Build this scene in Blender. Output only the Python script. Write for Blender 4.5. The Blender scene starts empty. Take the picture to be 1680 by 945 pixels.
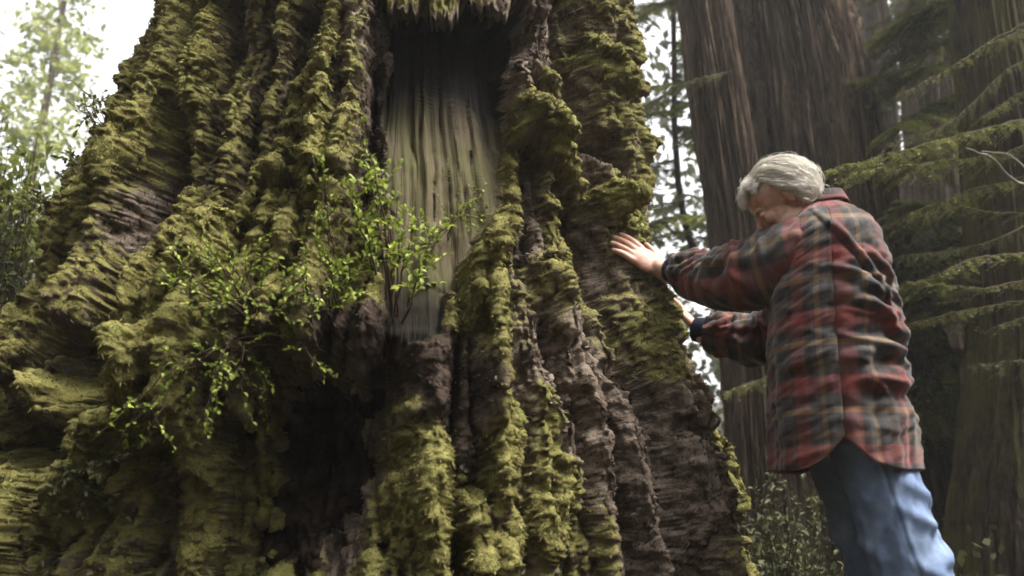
import bpy, bmesh, math, random
import numpy as np
from mathutils import Vector, Matrix, Quaternion
from mathutils.bvhtree import BVHTree

R = math.radians
sc = bpy.context.scene
col = sc.collection
random.seed(7)
rng = np.random.default_rng(7)

# ------------------------------------------------------------------ camera, sky, sun, exposure
CAM = Vector((0.0, 0.0, 0.72))
PITCH = R(15)
cam = bpy.data.cameras.new('camera')
cam.lens = 28
cam.sensor_width = 36
cam.clip_start = 0.05
cam.clip_end = 800
cam.dof.use_dof = True
cam.dof.focus_distance = 2.75
cam.dof.aperture_fstop = 2.4
cam_o = bpy.data.objects.new('camera', cam)
cam_o.location = CAM
cam_o.rotation_euler = (R(90) + PITCH, 0, 0)
col.objects.link(cam_o)
sc.camera = cam_o

SUN_EL, SUN_AZ = R(60), R(114)          # azimuth clockwise from +Y
w = bpy.data.worlds.new('World')
sc.world = w
w.use_nodes = True
nt = w.node_tree
nt.nodes.clear()
sky = nt.nodes.new('ShaderNodeTexSky')
sky.sky_type = 'NISHITA'
sky.sun_disc = False
sky.sun_elevation = SUN_EL
sky.sun_rotation = SUN_AZ
sky.air_density = 1.0
sky.dust_density = 6.0
sky.ozone_density = 1.0
hs = nt.nodes.new('ShaderNodeHueSaturation')
hs.inputs['Saturation'].default_value = 0.12
bg = nt.nodes.new('ShaderNodeBackground')
bg.inputs['Strength'].default_value = 0.15
wo = nt.nodes.new('ShaderNodeOutputWorld')
nt.links.new(sky.outputs[0], hs.inputs['Color'])
nt.links.new(hs.outputs[0], bg.inputs['Color'])
nt.links.new(bg.outputs[0], wo.inputs['Surface'])

sun = bpy.data.lights.new('sun', 'SUN')
sun.energy = 1.5
sun.angle = R(24)
sun.color = (1.0, 0.95, 0.86)
sun_o = bpy.data.objects.new('sun', sun)
sd = Vector((math.sin(SUN_AZ) * math.cos(SUN_EL), math.cos(SUN_AZ) * math.cos(SUN_EL), math.sin(SUN_EL)))
sun_o.rotation_euler = (-sd).to_track_quat('-Z', 'Y').to_euler()
sun_o.location = sd * 30
col.objects.link(sun_o)

sc.view_settings.view_transform = 'Standard'
sc.view_settings.look = 'None'
sc.view_settings.exposure = 1.98
sc.view_settings.gamma = 1.0
sc.cycles.use_denoising = True
sc.cycles.max_bounces = 7
sc.cycles.diffuse_bounces = 3
sc.cycles.glossy_bounces = 2
sc.cycles.transmission_bounces = 3
sc.cycles.volume_bounces = 0
sc.cycles.volume_step_rate = 4
sc.cycles.sample_clamp_indirect = 6
sc.cycles.filter_width = 1.7

# ------------------------------------------------------------------ helpers
FPX = 28 / 36 * 1680
CP, SP = math.cos(PITCH), math.sin(PITCH)

def ray(u, v):
    a = (u - 840) / FPX; b = (472.5 - v) / FPX
    return Vector((a, CP - SP * b, SP + CP * b))

def at(u, v, Y):
    """the point of the place seen at (u, v) of the photograph, at depth Y"""
    d = ray(u, v)
    return CAM + d * (Y / d.y)

def tag(o, label=None, cat=None, group=None, kind=None):
    if label: o['label'] = label
    if cat: o['category'] = cat
    if group: o['group'] = group
    if kind: o['kind'] = kind
    return o

def link(o, parent=None):
    col.objects.link(o)
    if parent is not None: o.parent = parent
    return o

def empty(name, loc=(0, 0, 0)):
    o = bpy.data.objects.new(name, None)
    o.location = loc
    o.empty_display_size = 0.1
    return link(o)

def mesh_np(name, V, F, mat, parent=None, smooth=True, attrs=None, uv=None):
    """V (n,3), F (m,k) all the same k; one mesh object. Vertices are in world space; parent must be unrotated."""
    V = np.asarray(V, dtype=np.float32); F = np.asarray(F, dtype=np.int32)
    if parent is not None:
        V = V - np.array(world_loc(parent), dtype=np.float32)
    me = bpy.data.meshes.new(name)
    n, (m, k) = len(V), F.shape
    me.vertices.add(n); me.vertices.foreach_set('co', V.ravel())
    me.loops.add(m * k); me.loops.foreach_set('vertex_index', F.ravel())
    me.polygons.add(m)
    me.polygons.foreach_set('loop_start', np.arange(0, m * k, k, dtype=np.int32))
    me.polygons.foreach_set('loop_total', np.full(m, k, dtype=np.int32))
    me.polygons.foreach_set('use_smooth', np.full(m, smooth))
    for an, av in (attrs or {}).items():
        at_ = me.attributes.new(an, 'FLOAT', 'POINT')
        at_.data.foreach_set('value', np.asarray(av, dtype=np.float32).ravel())
    if uv is not None:
        ul = me.uv_layers.new(name='UVMap')
        ul.data.foreach_set('uv', np.asarray(uv, dtype=np.float32)[F.ravel()].ravel())
    me.update(calc_edges=True)
    me.validate()
    me.materials.append(mat)
    o = bpy.data.objects.new(name, me)
    return link(o, parent)

def world_loc(o):
    p = Vector((0, 0, 0))
    while o is not None:
        p = p + o.location; o = o.parent
    return p

# noise ------------------------------------------------------------
def _h(ix, iy, seed):
    x = ix.astype(np.int32).view(np.uint32) * np.uint32(374761393) + iy.astype(np.int32).view(np.uint32) * np.uint32(668265263)
    x += np.uint32((seed * 1274126177) & 0xffffffff)
    x ^= x >> np.uint32(13); x *= np.uint32(1274126177)
    x ^= x >> np.uint32(16); x *= np.uint32(2246822519)
    x ^= x >> np.uint32(15)
    return (x & np.uint32(0xffffff)).astype(np.float32) / np.float32(0xffffff)

def noise(x, y, seed=0):
    x = np.atleast_1d(np.asarray(x, np.float32)); y = np.atleast_1d(np.asarray(y, np.float32))
    xi = np.floor(x); yi = np.floor(y); fx = x - xi; fy = y - yi
    u = fx * fx * fx * (fx * (fx * 6 - 15) + 10); v = fy * fy * fy * (fy * (fy * 6 - 15) + 10)
    def g(dx, dy):
        a = _h(xi + dx, yi + dy, seed) * np.float32(2 * np.pi)
        return np.cos(a) * (fx - dx) + np.sin(a) * (fy - dy)
    n0 = g(0, 0) * (1 - u) + g(1, 0) * u
    n1 = g(0, 1) * (1 - u) + g(1, 1) * u
    return (n0 * (1 - v) + n1 * v) * 1.5

def fbm(x, y, seed=0, oct=4, gain=0.5):
    s = 0; a = 1; t = 0
    for i in range(oct):
        s = s + a * noise(x * 2 ** i, y * 2 ** i, seed + 17 * i); t += a; a *= gain
    return s / t

def worley(x, y, seed=0, jit=0.9):
    x = np.asarray(x, np.float32); y = np.asarray(y, np.float32)
    xi = np.floor(x); yi = np.floor(y)
    f1 = np.full(x.shape, 9.0, np.float32); f2 = f1.copy(); idv = np.zeros(x.shape, np.float32); dyb = idv.copy()
    for dx in (-1, 0, 1):
        for dy in (-1, 0, 1):
            cx = xi + np.float32(dx); cy = yi + np.float32(dy)
            px = cx + np.float32(0.5) + np.float32(jit) * (_h(cx, cy, seed) - np.float32(0.5)); py = cy + np.float32(0.5) + np.float32(jit) * (_h(cx, cy, seed + 91) - np.float32(0.5))
            d = np.sqrt((px - x) ** 2 + (py - y) ** 2)
            n = d < f1
            f2 = np.where(n, f1, np.minimum(f2, d))
            idv = np.where(n, _h(cx, cy, seed + 53), idv)
            dyb = np.where(n, y - py, dyb)
            f1 = np.where(n, d, f1)
    return f1, f2, idv, dyb

def _h3(ix, iy, iz, seed):
    x = ix.astype(np.int32).view(np.uint32) * np.uint32(374761393) + iy.astype(np.int32).view(np.uint32) * np.uint32(668265263) + iz.astype(np.int32).view(np.uint32) * np.uint32(2654435769)
    x += np.uint32((seed * 1274126177) & 0xffffffff)
    x ^= x >> np.uint32(13); x *= np.uint32(1274126177)
    x ^= x >> np.uint32(16); x *= np.uint32(2246822519)
    x ^= x >> np.uint32(15)
    return (x & np.uint32(0xffffff)).astype(np.float32) / np.float32(0xffffff)

def noise3(P, seed=0):
    """smooth value noise in space"""
    P = P.astype(np.float32); I = np.floor(P); Fr = P - I
    Fr = Fr * Fr * (3 - 2 * Fr); out = 0
    for dx in (0, 1):
        for dy in (0, 1):
            for dz in (0, 1):
                wgt = (Fr[..., 0] if dx else 1 - Fr[..., 0]) * (Fr[..., 1] if dy else 1 - Fr[..., 1]) * (Fr[..., 2] if dz else 1 - Fr[..., 2])
                out = out + wgt * _h3(I[..., 0] + np.float32(dx), I[..., 1] + np.float32(dy), I[..., 2] + np.float32(dz), seed)
    return out * 2 - 1

def fbm3(P, seed=0, oct=3, gain=.5):
    s = 0; a = 1; t = 0
    for i in range(oct):
        s = s + a * noise3(P * 2 ** i + 7.3 * i, seed + 17 * i); t += a; a *= gain
    return s / t

def worley3(P, seed=0):
    P = P.astype(np.float32); I = np.floor(P)
    f1 = np.full(P.shape[:-1], 9.0, np.float32); idv = np.zeros(P.shape[:-1], np.float32)
    for dx in (-1, 0, 1):
        for dy in (-1, 0, 1):
            for dz in (-1, 0, 1):
                c = [I[..., 0] + np.float32(dx), I[..., 1] + np.float32(dy), I[..., 2] + np.float32(dz)]
                h = _h3(*c, seed); h2 = np.modf(h * np.float32(917.3))[0]; h3 = np.modf(h * np.float32(5113.7))[0]
                d = (c[0] + h - P[..., 0]) ** 2 + (c[1] + h2 - P[..., 1]) ** 2 + (c[2] + h3 - P[..., 2]) ** 2
                n = d < f1
                f1 = np.where(n, d, f1); idv = np.where(n, h3, idv)
    return np.sqrt(f1), idv

def sst(a, b, x):
    t = np.clip((x - a) / (b - a), 0, 1)
    return t * t * (3 - 2 * t)

def seg_dist(x, y, pts):
    """distance to a polyline, and the fraction along it"""
    best = np.full(x.shape, 1e9); fr = np.zeros(x.shape)
    n = len(pts) - 1
    for i in range(n):
        (ax, ay), (bx, by) = pts[i], pts[i + 1]
        dx, dy = bx - ax, by - ay
        t = np.clip(((x - ax) * dx + (y - ay) * dy) / (dx * dx + dy * dy + 1e-9), 0, 1)
        d = np.hypot(x - ax - t * dx, y - ay - t * dy)
        m = d < best
        best = np.where(m, d, best); fr = np.where(m, (i + t) / n, fr)
    return best, fr

def poly_sd(x, y, pts):
    """signed distance to a closed polygon, negative inside"""
    d, _ = seg_dist(x, y, list(pts) + [pts[0]])
    inside = np.zeros(x.shape, bool)
    n = len(pts)
    for i in range(n):
        (ax, ay), (bx, by) = pts[i], pts[(i + 1) % n]
        c = ((ay > y) != (by > y)) & (x < (bx - ax) * (y - ay) / (by - ay + 1e-12) + ax)
        inside ^= c
    return np.where(inside, -d, d)

# ------------------------------------------------------------------ materials
class NT:
    def __init__(s, name):
        s.m = bpy.data.materials.new(name); s.m.use_nodes = True
        s.t = s.m.node_tree; s.b = s.t.nodes['Principled BSDF']
        s.out = s.t.nodes['Material Output']
    def n(s, typ, **kw):
        nd = s.t.nodes.new(typ)
        for k, v in kw.items():
            if k in nd.inputs: nd.inputs[k].default_value = v
            else: setattr(nd, k, v)
        return nd
    def l(s, a, b): s.t.links.new(a, b)
    def noise(s, scale, detail=4, rough=0.6, vec=None, dist=0):
        nd = s.n('ShaderNodeTexNoise', Scale=scale, Detail=detail, Roughness=rough, Distortion=dist)
        if vec is not None: s.l(vec, nd.inputs['Vector'])
        return nd.outputs['Fac']
    def ramp(s, fac, stops, interp='LINEAR'):
        nd = s.n('ShaderNodeValToRGB'); nd.color_ramp.interpolation = interp
        e = nd.color_ramp.elements
        while len(e) < len(stops): e.new(0.5)
        for el, (p, c) in zip(e, stops):
            el.position = p; el.color = (*c, 1) if len(c) == 3 else c
        s.l(fac, nd.inputs['Fac']); return nd.outputs['Color']
    def mix(s, fac, a, b, typ='MIX'):
        nd = s.n('ShaderNodeMix', data_type='RGBA', blend_type=typ)
        for sock, val in ((nd.inputs[0], fac), (nd.inputs[6], a), (nd.inputs[7], b)):
            if hasattr(val, 'links'): s.l(val, sock)
            elif isinstance(val, (int, float)): sock.default_value = val
            else: sock.default_value = (*val, 1)
        return nd.outputs[2]
    def math(s, op, a, b=0.0, clamp=False):
        nd = s.n('ShaderNodeMath', operation=op, use_clamp=clamp)
        for sock, val in zip(nd.inputs, (a, b)):
            if hasattr(val, 'links'): s.l(val, sock)
            else: sock.default_value = val
        return nd.outputs[0]
    def attr(s, name):
        return s.n('ShaderNodeAttribute', attribute_name=name).outputs['Fac']
    def obj(s, scale=(1, 1, 1)):
        tc = s.n('ShaderNodeTexCoord'); mp = s.n('ShaderNodeMapping')
        mp.inputs['Scale'].default_value = scale
        s.l(tc.outputs['Object'], mp.inputs['Vector']); return mp.outputs['Vector']
    def along(s, sx=1, sz=.1):
        """coordinates that run round (x) and up (z) the trunk, so that grain follows a leaning surface"""
        tc = s.n('ShaderNodeTexCoord'); sp = s.n('ShaderNodeSeparateXYZ'); s.l(tc.outputs['Object'], sp.inputs[0])
        cb = s.n('ShaderNodeCombineXYZ'); s.l(s.math('MULTIPLY', s.attr('arc'), sx), cb.inputs[0]); s.l(s.math('MULTIPLY', sp.outputs[2], sz), cb.inputs[2])
        return cb.outputs[0]
    def bump(s, h, strength=0.5, dist=0.01):
        nd = s.n('ShaderNodeBump', Strength=strength, Distance=dist)
        s.l(h, nd.inputs['Height']); s.l(nd.outputs[0], s.b.inputs['Normal'])
    def base(s, c, rough=0.9, spec=0.15):
        if hasattr(c, 'links'): s.l(c, s.b.inputs['Base Color'])
        else: s.b.inputs['Base Color'].default_value = (*c, 1)
        s.b.inputs['Roughness'].default_value = rough
        s.b.inputs['Specular IOR Level'].default_value = spec
        return s

def mat_bark():
    s = NT('mossy_bark'); v = s.obj()
    vs = s.along(1, 0.10)
    mixf = lambda a_, b_: s.math('ADD', s.math('MULTIPLY', a_, s.math('SUBTRACT', 1.0, s.attr('wall'))), s.math('MULTIPLY', b_, s.attr('wall')))
    n1 = mixf(s.noise(9, 5, 0.65, vs), s.noise(14, 5, .65, v)); n2 = mixf(s.noise(60, 4, 0.7, vs), s.noise(50, 4, .7, v)); n3 = s.noise(170, 3, 0.7, v)
    bark = s.ramp(n1, [(0.32, (0.042, 0.029, 0.020)), (0.48, (0.155, 0.114, 0.084)), (0.60, (0.25, 0.198, 0.155)), (0.72, (0.36, 0.305, 0.255))])
    bark = s.mix(0.55, bark, s.ramp(n2, [(0.32, (0.042, 0.029, 0.020)), (0.68, (0.28, 0.226, 0.183))]))
    nm = s.noise(14, 5, 0.65, v); nf = s.noise(110, 4, 0.75, v)
    moss = s.ramp(nm, [(0.28, (0.066, 0.055, 0.022)), (0.45, (0.156, 0.137, 0.046)), (0.58, (0.236, 0.214, 0.068)), (0.72, (0.34, 0.325, 0.115))])
    moss = s.mix(0.5, moss, s.ramp(nf, [(0.3, (0.052, 0.045, 0.018)), (0.5, (0.160, 0.148, 0.045)), (0.72, (0.35, 0.34, 0.12))]))
    moss = s.mix(s.ramp(s.noise(4.5, 4, .6, v), [(.46, (0, 0, 0)), (.66, (.5, .5, .5))]), moss, s.mix(.5, (.085, .066, .030), moss))
    moss = s.mix(s.ramp(s.noise(7, 3, .6, v), [(.56, (0, 0, 0)), (.70, (.6, .6, .6))]), moss, (.12, .120, .038))
    a = s.attr('moss')
    f = s.math('ADD', a, s.math('MULTIPLY', s.math('SUBTRACT', nf, 0.5), 0.9))
    f = s.ramp(f, [(0.40, (0, 0, 0)), (0.62, (1, 1, 1))])
    c = s.mix(f, bark, moss)
    c = s.mix(s.math('MULTIPLY', s.attr('soil'), 0.85), c, (0.030, 0.019, 0.014))
    s.base(c, 0.92, 0.1)
    s.bump(s.math('ADD', s.math('MULTIPLY', nf, 0.6), s.math('MULTIPLY', n3, 0.6)), 0.9, 0.012)
    return s.m

def mat_wood():
    s = NT('weathered_wood')
    v = s.along(1, 0.05); v2 = s.obj()
    g = s.noise(55, 5, 0.7, v); g2 = s.noise(9, 3, 0.6, v); m = s.noise(5, 4, 0.6, v2)
    c = s.ramp(g, [(0.32, (0.034, 0.026, 0.016)), (0.5, (0.070, 0.057, 0.034)), (0.70, (0.135, 0.112, 0.070))])
    c = s.mix(0.5, c, s.ramp(g2, [(0.35, (0.055, 0.036, 0.021)), (0.5, (0.085, 0.072, 0.036)), (0.65, (0.15, 0.115, 0.072))]))
    c = s.mix(s.ramp(m, [(0.45, (0, 0, 0)), (0.62, (0.75, 0.75, 0.75))]), c, (0.085, 0.080, 0.032))
    c = s.mix(s.attr('dark_tone'), c, (0.012, 0.010, 0.009))
    s.base(c, 0.85, 0.15)
    s.bump(s.math('ADD', g, s.noise(120, 4, .7, s.along(1, .05))), 0.8, 0.012)
    return s.m

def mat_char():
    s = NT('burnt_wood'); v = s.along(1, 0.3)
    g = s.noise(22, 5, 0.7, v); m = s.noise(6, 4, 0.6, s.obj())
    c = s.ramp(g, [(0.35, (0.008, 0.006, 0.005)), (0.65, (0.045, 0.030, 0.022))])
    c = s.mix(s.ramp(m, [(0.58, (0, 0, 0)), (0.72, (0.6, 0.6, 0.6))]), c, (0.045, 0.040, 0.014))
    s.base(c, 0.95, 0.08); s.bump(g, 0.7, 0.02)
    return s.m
# ------------------------------------------------------------------ the giant redwood
AX, AY = -0.56, 3.45
RIGHT = [(1066, -60), (1068, 0), (1080, 200), (1092, 390), (1108, 520), (1140, 600), (1195, 700), (1230, 800), (1258, 945)]
LEFT = [(265, -60), (243, 0), (212, 110), (168, 200), (125, 285), (80, 350), (50, 430), (0, 500), (-60, 575), (-140, 670)]

def silhouette(pts):
    out = []
    for u, v in pts:
        d = ray(u, v); h = math.hypot(d.x, d.y); dx, dy = d.x / h, d.y / h
        t = AX * dx + AY * dy
        out.append((CAM.z + t * d.z / h, abs(AX * dy - AY * dx)))
    out.sort()
    return np.array(out)
SR, SL = silhouette(RIGHT), silhouette(LEFT)

def prof(S, z):
    r = np.interp(z, S[:, 0], S[:, 1])
    lo, hi = S[0], S[-1]
    k = (S[0, 1] - S[1, 1]) / (S[1, 0] - S[0, 0])
    r = np.where(z < lo[0], lo[1] + np.minimum(k, 0.3) * (lo[0] - z), r)
    r = np.where(z > hi[0], np.maximum(hi[1] - 0.06 * (z - hi[0]), 0.55), r)
    return r

def base_r(th, z):
    rr = prof(SR, z); rl = prof(SL, z)
    rf = 0.5 * (np.minimum(rr, 1.9) + np.minimum(rl, 1.5)) + 0.02
    t = np.sin(th) / math.sin(R(70))
    tr = np.clip(t, 0, 1.05) ** 2; tl = np.clip(-t, 0, 1.05) ** 2
    back = np.cos(th) < 0
    return rf + (rr - rf) * tr + (rl - rf) * tl - 0.105 - 0.11 * tl - 0.09 * tr

S0 = 1.3                                  # metres of bark per radian, used for the pattern
def TS(u, v):
    """pattern coordinates (s, z) of a spot on the bark"""
    d = ray(u, v); h = math.hypot(d.x, d.y)
    t0 = 0.5
    best = None
    for i in range(900):
        t = t0 + i * 0.005
        p = CAM + d * (t / h)
        dx, dy = p.x - AX, p.y - AY
        th = math.atan2(dx, -dy); r = math.hypot(dx, dy)
        g = r - float(base_r(np.array(th), np.array(p.z)))
        if best is None or g < best[0]: best = (g, th, p.z)
        if g < 0: break
    return best[1] * S0, best[2]
def TSL(pts): return [TS(*p) for p in pts]

HOLLOWS = []
def build_redwood():
    th = np.concatenate([np.linspace(-math.pi, R(-88), 40, endpoint=False), np.linspace(R(-88), R(88), 1060), np.linspace(R(88), math.pi, 41)[1:]])
    z = np.concatenate([np.linspace(-0.5, 0.28, 50, endpoint=False), np.linspace(0.28, 3.7, 900), np.linspace(3.7, 16, 140)[1:]])
    TH, Z = (a.astype(np.float32) for a in np.meshgrid(th, z))
    W = len(th); H = len(z)
    S = TH * S0
    Rb = base_r(TH, Z)
    near = sst(-0.2, 0.4, 1 - np.abs(TH) / R(120))
    # meander
    wx = fbm(S * 1.1, Z * 0.7, 3, 2) * 0.085 + fbm(S * 5, Z * 1.8, 5, 2) * 0.016
    wx = wx * (1 - .5 * sst(-.5, -1.1, S))
    s1 = S + wx
    low = 1 - sst(0.6, 2.2, Z)
    # big flutes
    D = fbm(s1 * 1.9, Z * 0.22 + 4, 11, 2) * (0.12 + 0.03 * low)
    # long tongues of bark with narrow valleys between them
    n1 = noise((s1 + .5 * np.minimum(S + .5, 0)) * 5.4 + 0.25 * noise(S * 7, Z * 1.6, 24), Z * 0.14, 21); n2 = noise((s1 + .5 * np.minimum(S + .5, 0)) * 13.5 + 0.3 * noise(S * 12, Z * 2.5, 25), Z * 0.26, 22)
    valley = np.exp(-(n1 / 0.17) ** 2); valley2 = np.exp(-(n2 / 0.20) ** 2)
    D += 0.11 * np.sqrt(np.clip(np.abs(n1) * 1.6, 0, 1)) - (0.125 + .05 * sst(-.4, -1.0, S)) * valley - 0.080 * valley2 + 0.05 * np.sqrt(np.clip(np.abs(n2) * 1.6, 0, 1))
    # lengths on the real surface, so that small lumps keep their size where the base flares
    Zl = Z
    Sl = S
    # regional masks
    def blob(u, v, ru, rv=None):
        a, b = TS(u, v); a2, _ = TS(min(u + ru, 1050) if u + ru < 1050 else u - ru, v); _, b2 = TS(u, v + (rv or ru))
        return np.exp(-((S - a) / (abs(a2 - a) + 1e-3)) ** 2 - ((Z - b) / (abs(b2 - b) + 1e-3)) ** 2)
    bare = np.clip(1.2 * blob(1060, 780, 120, 180) + .8 * blob(960, 640, 50, 120) + 1.2 * blob(875, 60, 60, 100) + 0.7 * blob(1010, 480, 60, 60)
                   + 0.8 * blob(620, 100, 45, 160) + 0.5 * blob(1060, 120, 30, 140) + 0.6 * blob(700, 480, 60, 50), 0, 1)
    # bark plates with cracks
    f1, f2, idv, _ = worley(s1 * 8.0, Z * 0.8 + 0.25 * fbm(S * 4, Z * 3, 9, 2), 31)
    crack = (1 - sst(0.0, 0.30, f2 - f1)) * (1 - 0.4 * bare)
    D += 0.012 * (idv - 0.4) - 0.035 * crack
    crack = np.maximum(crack * .4, np.maximum(valley, .7 * valley2))
    furrow = np.abs(fbm(s1 * 16, Z * 1.3, 41, 3))
    D += 0.05 * np.clip(furrow, 0, 0.5) - 0.02
    # extra seams
    ridge_m = np.zeros_like(S); seam_m = np.zeros_like(S)
    def seam(pts, wd, dep):
        nonlocal D, seam_m
        d, f = seg_dist(s1 - wx * 0.6, Z, TSL(pts))
        tp = np.clip(np.minimum(f, 1 - f) * 8 + 0.25, 0, 1)
        m = np.exp(-(d / (wd * (0.6 + 0.6 * tp))) ** 2) * tp
        D = D - dep * m; seam_m = np.maximum(seam_m, m)
    def ridge(pts, wd, hh, moss=1.0):
        nonlocal D, ridge_m
        d, f = seg_dist(s1 - wx * 0.6, Z, TSL(pts))
        tp = np.clip(np.minimum(f, 1 - f) * 5 + 0.15, 0, 1)
        q = np.clip(1 - (d / wd) ** 2, 0, 1) ** 0.8 * tp
        D = D + .75 * hh * q; ridge_m = np.maximum(ridge_m, q * moss)
    for p, wd, dep in (
        ([(402, -20), (385, 110), (360, 200), (352, 330)], .036, .24),
        ([(450, -20), (432, 170), (405, 330), (385, 400)], .036, .24),
        ([(512, -20), (482, 110), (465, 200), (440, 300)], .026, .16),
        ([(330, -20), (300, 120), (250, 250)], .022, .09),
        ([(245, 180), (222, 270), (190, 330), (150, 380)], .035, .15),
        ([(300, 230), (260, 340), (225, 430)], .025, .09),
        ([(575, -20), (570, 120), (560, 260)], .018, .07),
        ([(612, -20), (606, 150), (600, 330)], .024, .14),
        ([(850, 235), (862, 320), (872, 430)], .045, .17),
        ([(893, 300), (930, 355), (945, 440)], .040, .18),
        ([(870, 10), (893, 70), (905, 130)], .020, .09),
        ([(985, 30), (1005, 140), (1020, 250), (1045, 340)], .030, .12),
        ([(1045, 160), (1062, 280), (1078, 400)], .035, .12),
        ([(925, 170), (965, 290), (992, 375)], .025, .12),
        ([(1000, 330), (1020, 420), (1040, 500)], .028, .10),
        ([(1045, 450), (1070, 490), (1095, 560)], .060, .14),
        ([(842, 560), (856, 680), (845, 800), (800, 900)], .030, .11),
        ([(905, 560), (930, 680), (935, 760)], .022, .07),
        ([(1000, 600), (1070, 720), (1120, 800), (1180, 900)], .025, .07),
        ([(1060, 580), (1130, 680), (1180, 780), (1220, 890)], .030, .08),
        ([(960, 640), (1010, 760), (1030, 900)], .020, .05),
        ([(760, 560), (770, 680), (765, 790)], .025, .08),
        ([(560, 590), (570, 760), (540, 940)], .04, .10),
        ([(120, 480), (60, 540), (0, 600)], .03, .10)):
        seam(p, wd, dep)
    for p, wd, hh in (
        ([(836, 210), (900, 278), (960, 340), (992, 385)], .070, .15),
        ([(845, 140), (828, 250), (812, 360), (780, 440), (752, 520), (765, 620), (745, 720)], .090, .08),
        ([(925, 70), (950, 140), (988, 215)], .055, .10),
        ([(840, 150), (890, 185), (930, 215)], .045, .07),
        ([(1003, 30), (1024, 120), (1045, 200)], .045, .06),
        ([(1010, 280), (1048, 325), (1068, 390)], .060, .09),
        ([(880, 600), (915, 700), (925, 800), (895, 940)], .075, .09),
        ([(790, 620), (820, 740), (830, 860), (800, 945)], .065, .08),
        ([(690, 700), (700, 800), (660, 920)], .080, .08),
        ([(365, 40), (330, 180), (270, 280), (200, 370), (120, 470), (30, 580)], .090, .08),
        ([(280, 60), (215, 180), (140, 300), (70, 400)], .080, .07),
        ([(425, 330), (310, 480), (240, 540)], .090, .07),
        ([(310, 560), (250, 640), (140, 740), (40, 880)], .050, .16),
        ([(540, 30), (520, 150), (500, 300), (490, 430)], .100, .06),
        ([(1150, 600), (1205, 740), (1250, 900)], .05, .06),
        ([(1050, 400), (1100, 520), (1140, 620)], .04, .05)):
        ridge(p, wd, hh)
    # moss clumps: overhanging cushions
    left = sst(TS(680, 200)[0], TS(560, 200)[0], S)
    droop = np.zeros_like(S)
    mossreg = np.clip(0.80 + 0.24 * left + 0.85 * fbm(S * 3.2, Z * 1.7, 71, 3) - 0.30 * crack + 0.55 * ridge_m - 0.95 * bare - 0.5 * seam_m + .3 * sst(-.7, -1.1, S)
                      + 0.35 * blob(830, 760, 110, 170) + 0.3 * blob(420, 420, 200, 110), 0, 1)
    def shelf(pts, hh, up=0.05, dn=0.03):
        nonlocal D
        P = TSL(pts)
        a = min(p[0] for p in P); b = max(p[0] for p in P)
        zl = np.interp(S, [p[0] for p in sorted(P)], [p[1] for p in sorted(P)]) + fbm(S * 9, Z * 0 + hh * 91, 19, 3) * 0.035
        side = sst(a - .03, a + .04, S) * (1 - sst(b - .04, b + .03, S))
        q = Z - zl
        D = D + hh * np.where(q > 0, np.exp(-q / up), np.exp(q / dn) * 2 - 1) * side * (np.where(q > -.06, 1, 0))
    for p, hh in (([(440, 306), (585, 312)], .05), ([(470, 356), (575, 362)], .04), ([(470, 228), (560, 232)], .04), ([(480, 160), (560, 168)], .04),
                  ([(500, 425), (590, 430)], .035), ([(775, 390), (840, 400)], .03), ([(760, 470), (850, 480)], .03), ([(650, 660), (740, 690)], .03)):
        shelf(p, hh)
    fine = fbm(Sl * 38, Zl * 30, 101, 3, 0.6)
    # ---- the scar of bare wood
    scar = TSL([(636, 20), (700, 15), (780, 15), (838, 30), (838, 120), (832, 220), (812, 330), (775, 420), (738, 510), (690, 580), (632, 570), (618, 470), (632, 330), (628, 170)])
    jag = fbm(S * 22, Z * 5, 111, 3) * 0.022 + fbm(S * 5, Z * 4, 113, 3) * .05
    sdist = poly_sd(S, Z, scar) + jag
    tops = TS(730, 20)[1]; bots = TS(660, 560)[1]; midz = TS(720, 190)[1]
    frac = np.clip((Z - bots) / (tops - bots), 0, 1)
    sc_m = 1 - sst(-0.025, 0.012, sdist)
    grain = fbm(S * 60, Z * 0.7, 121, 3) * 0.010 + fbm(S * 14, Z * 0.5, 123, 2) * 0.03
    topdeep = sst(midz - 0.42, tops + 0.08, Z)
    Dsc = 0.02 - 0.03 * frac - 0.13 * topdeep + grain + fbm(S * 6, Z * 6, 125, 3) * 0.012
    D = D * (1 - sc_m) + Dsc * sc_m
    droop *= 1 - sc_m
    # ---- hollows
    hol = np.zeros_like(S); hid = np.zeros_like(S); nh = [0]
    def hollow(pts, dep, soft=0.05, nz=0.05):
        nonlocal D, hol, droop, hid
        nh[0] += 1
        sdv = poly_sd(S, Z, TSL(pts)) + fbm(S * 8, Z * 8, 131, 3) * nz
        m = 1 - sst(-soft, 0.01, sdv)
        inner = sst(0.0, -0.25, sdv)
        Dn = -dep * (0.55 + 0.45 * inner) + fbm(S * 5, Z * 1.2, 133, 4) * 0.24 + fbm(S * 20, Z * 7, 135, 3) * .05 + fine * 0.02
        D = D * (1 - m) + Dn * m
        nw = 1 - sst(-soft, 0.0, sdv); hid = np.where(nw > hol, nh[0], hid); hol = np.maximum(hol, nw); droop *= 1 - m
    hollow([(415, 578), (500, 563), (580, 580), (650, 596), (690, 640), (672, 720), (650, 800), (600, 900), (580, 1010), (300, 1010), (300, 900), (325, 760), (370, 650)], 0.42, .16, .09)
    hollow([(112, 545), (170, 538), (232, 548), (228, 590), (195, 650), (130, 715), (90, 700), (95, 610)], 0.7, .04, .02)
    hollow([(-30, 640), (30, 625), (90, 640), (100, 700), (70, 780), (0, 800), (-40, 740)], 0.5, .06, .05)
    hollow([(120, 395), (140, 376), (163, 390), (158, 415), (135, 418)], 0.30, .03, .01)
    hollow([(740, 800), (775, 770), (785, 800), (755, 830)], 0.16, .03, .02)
    hollow([(1055, 470), (1095, 490), (1100, 560), (1065, 545)], 0.15, .04, .02)
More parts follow.
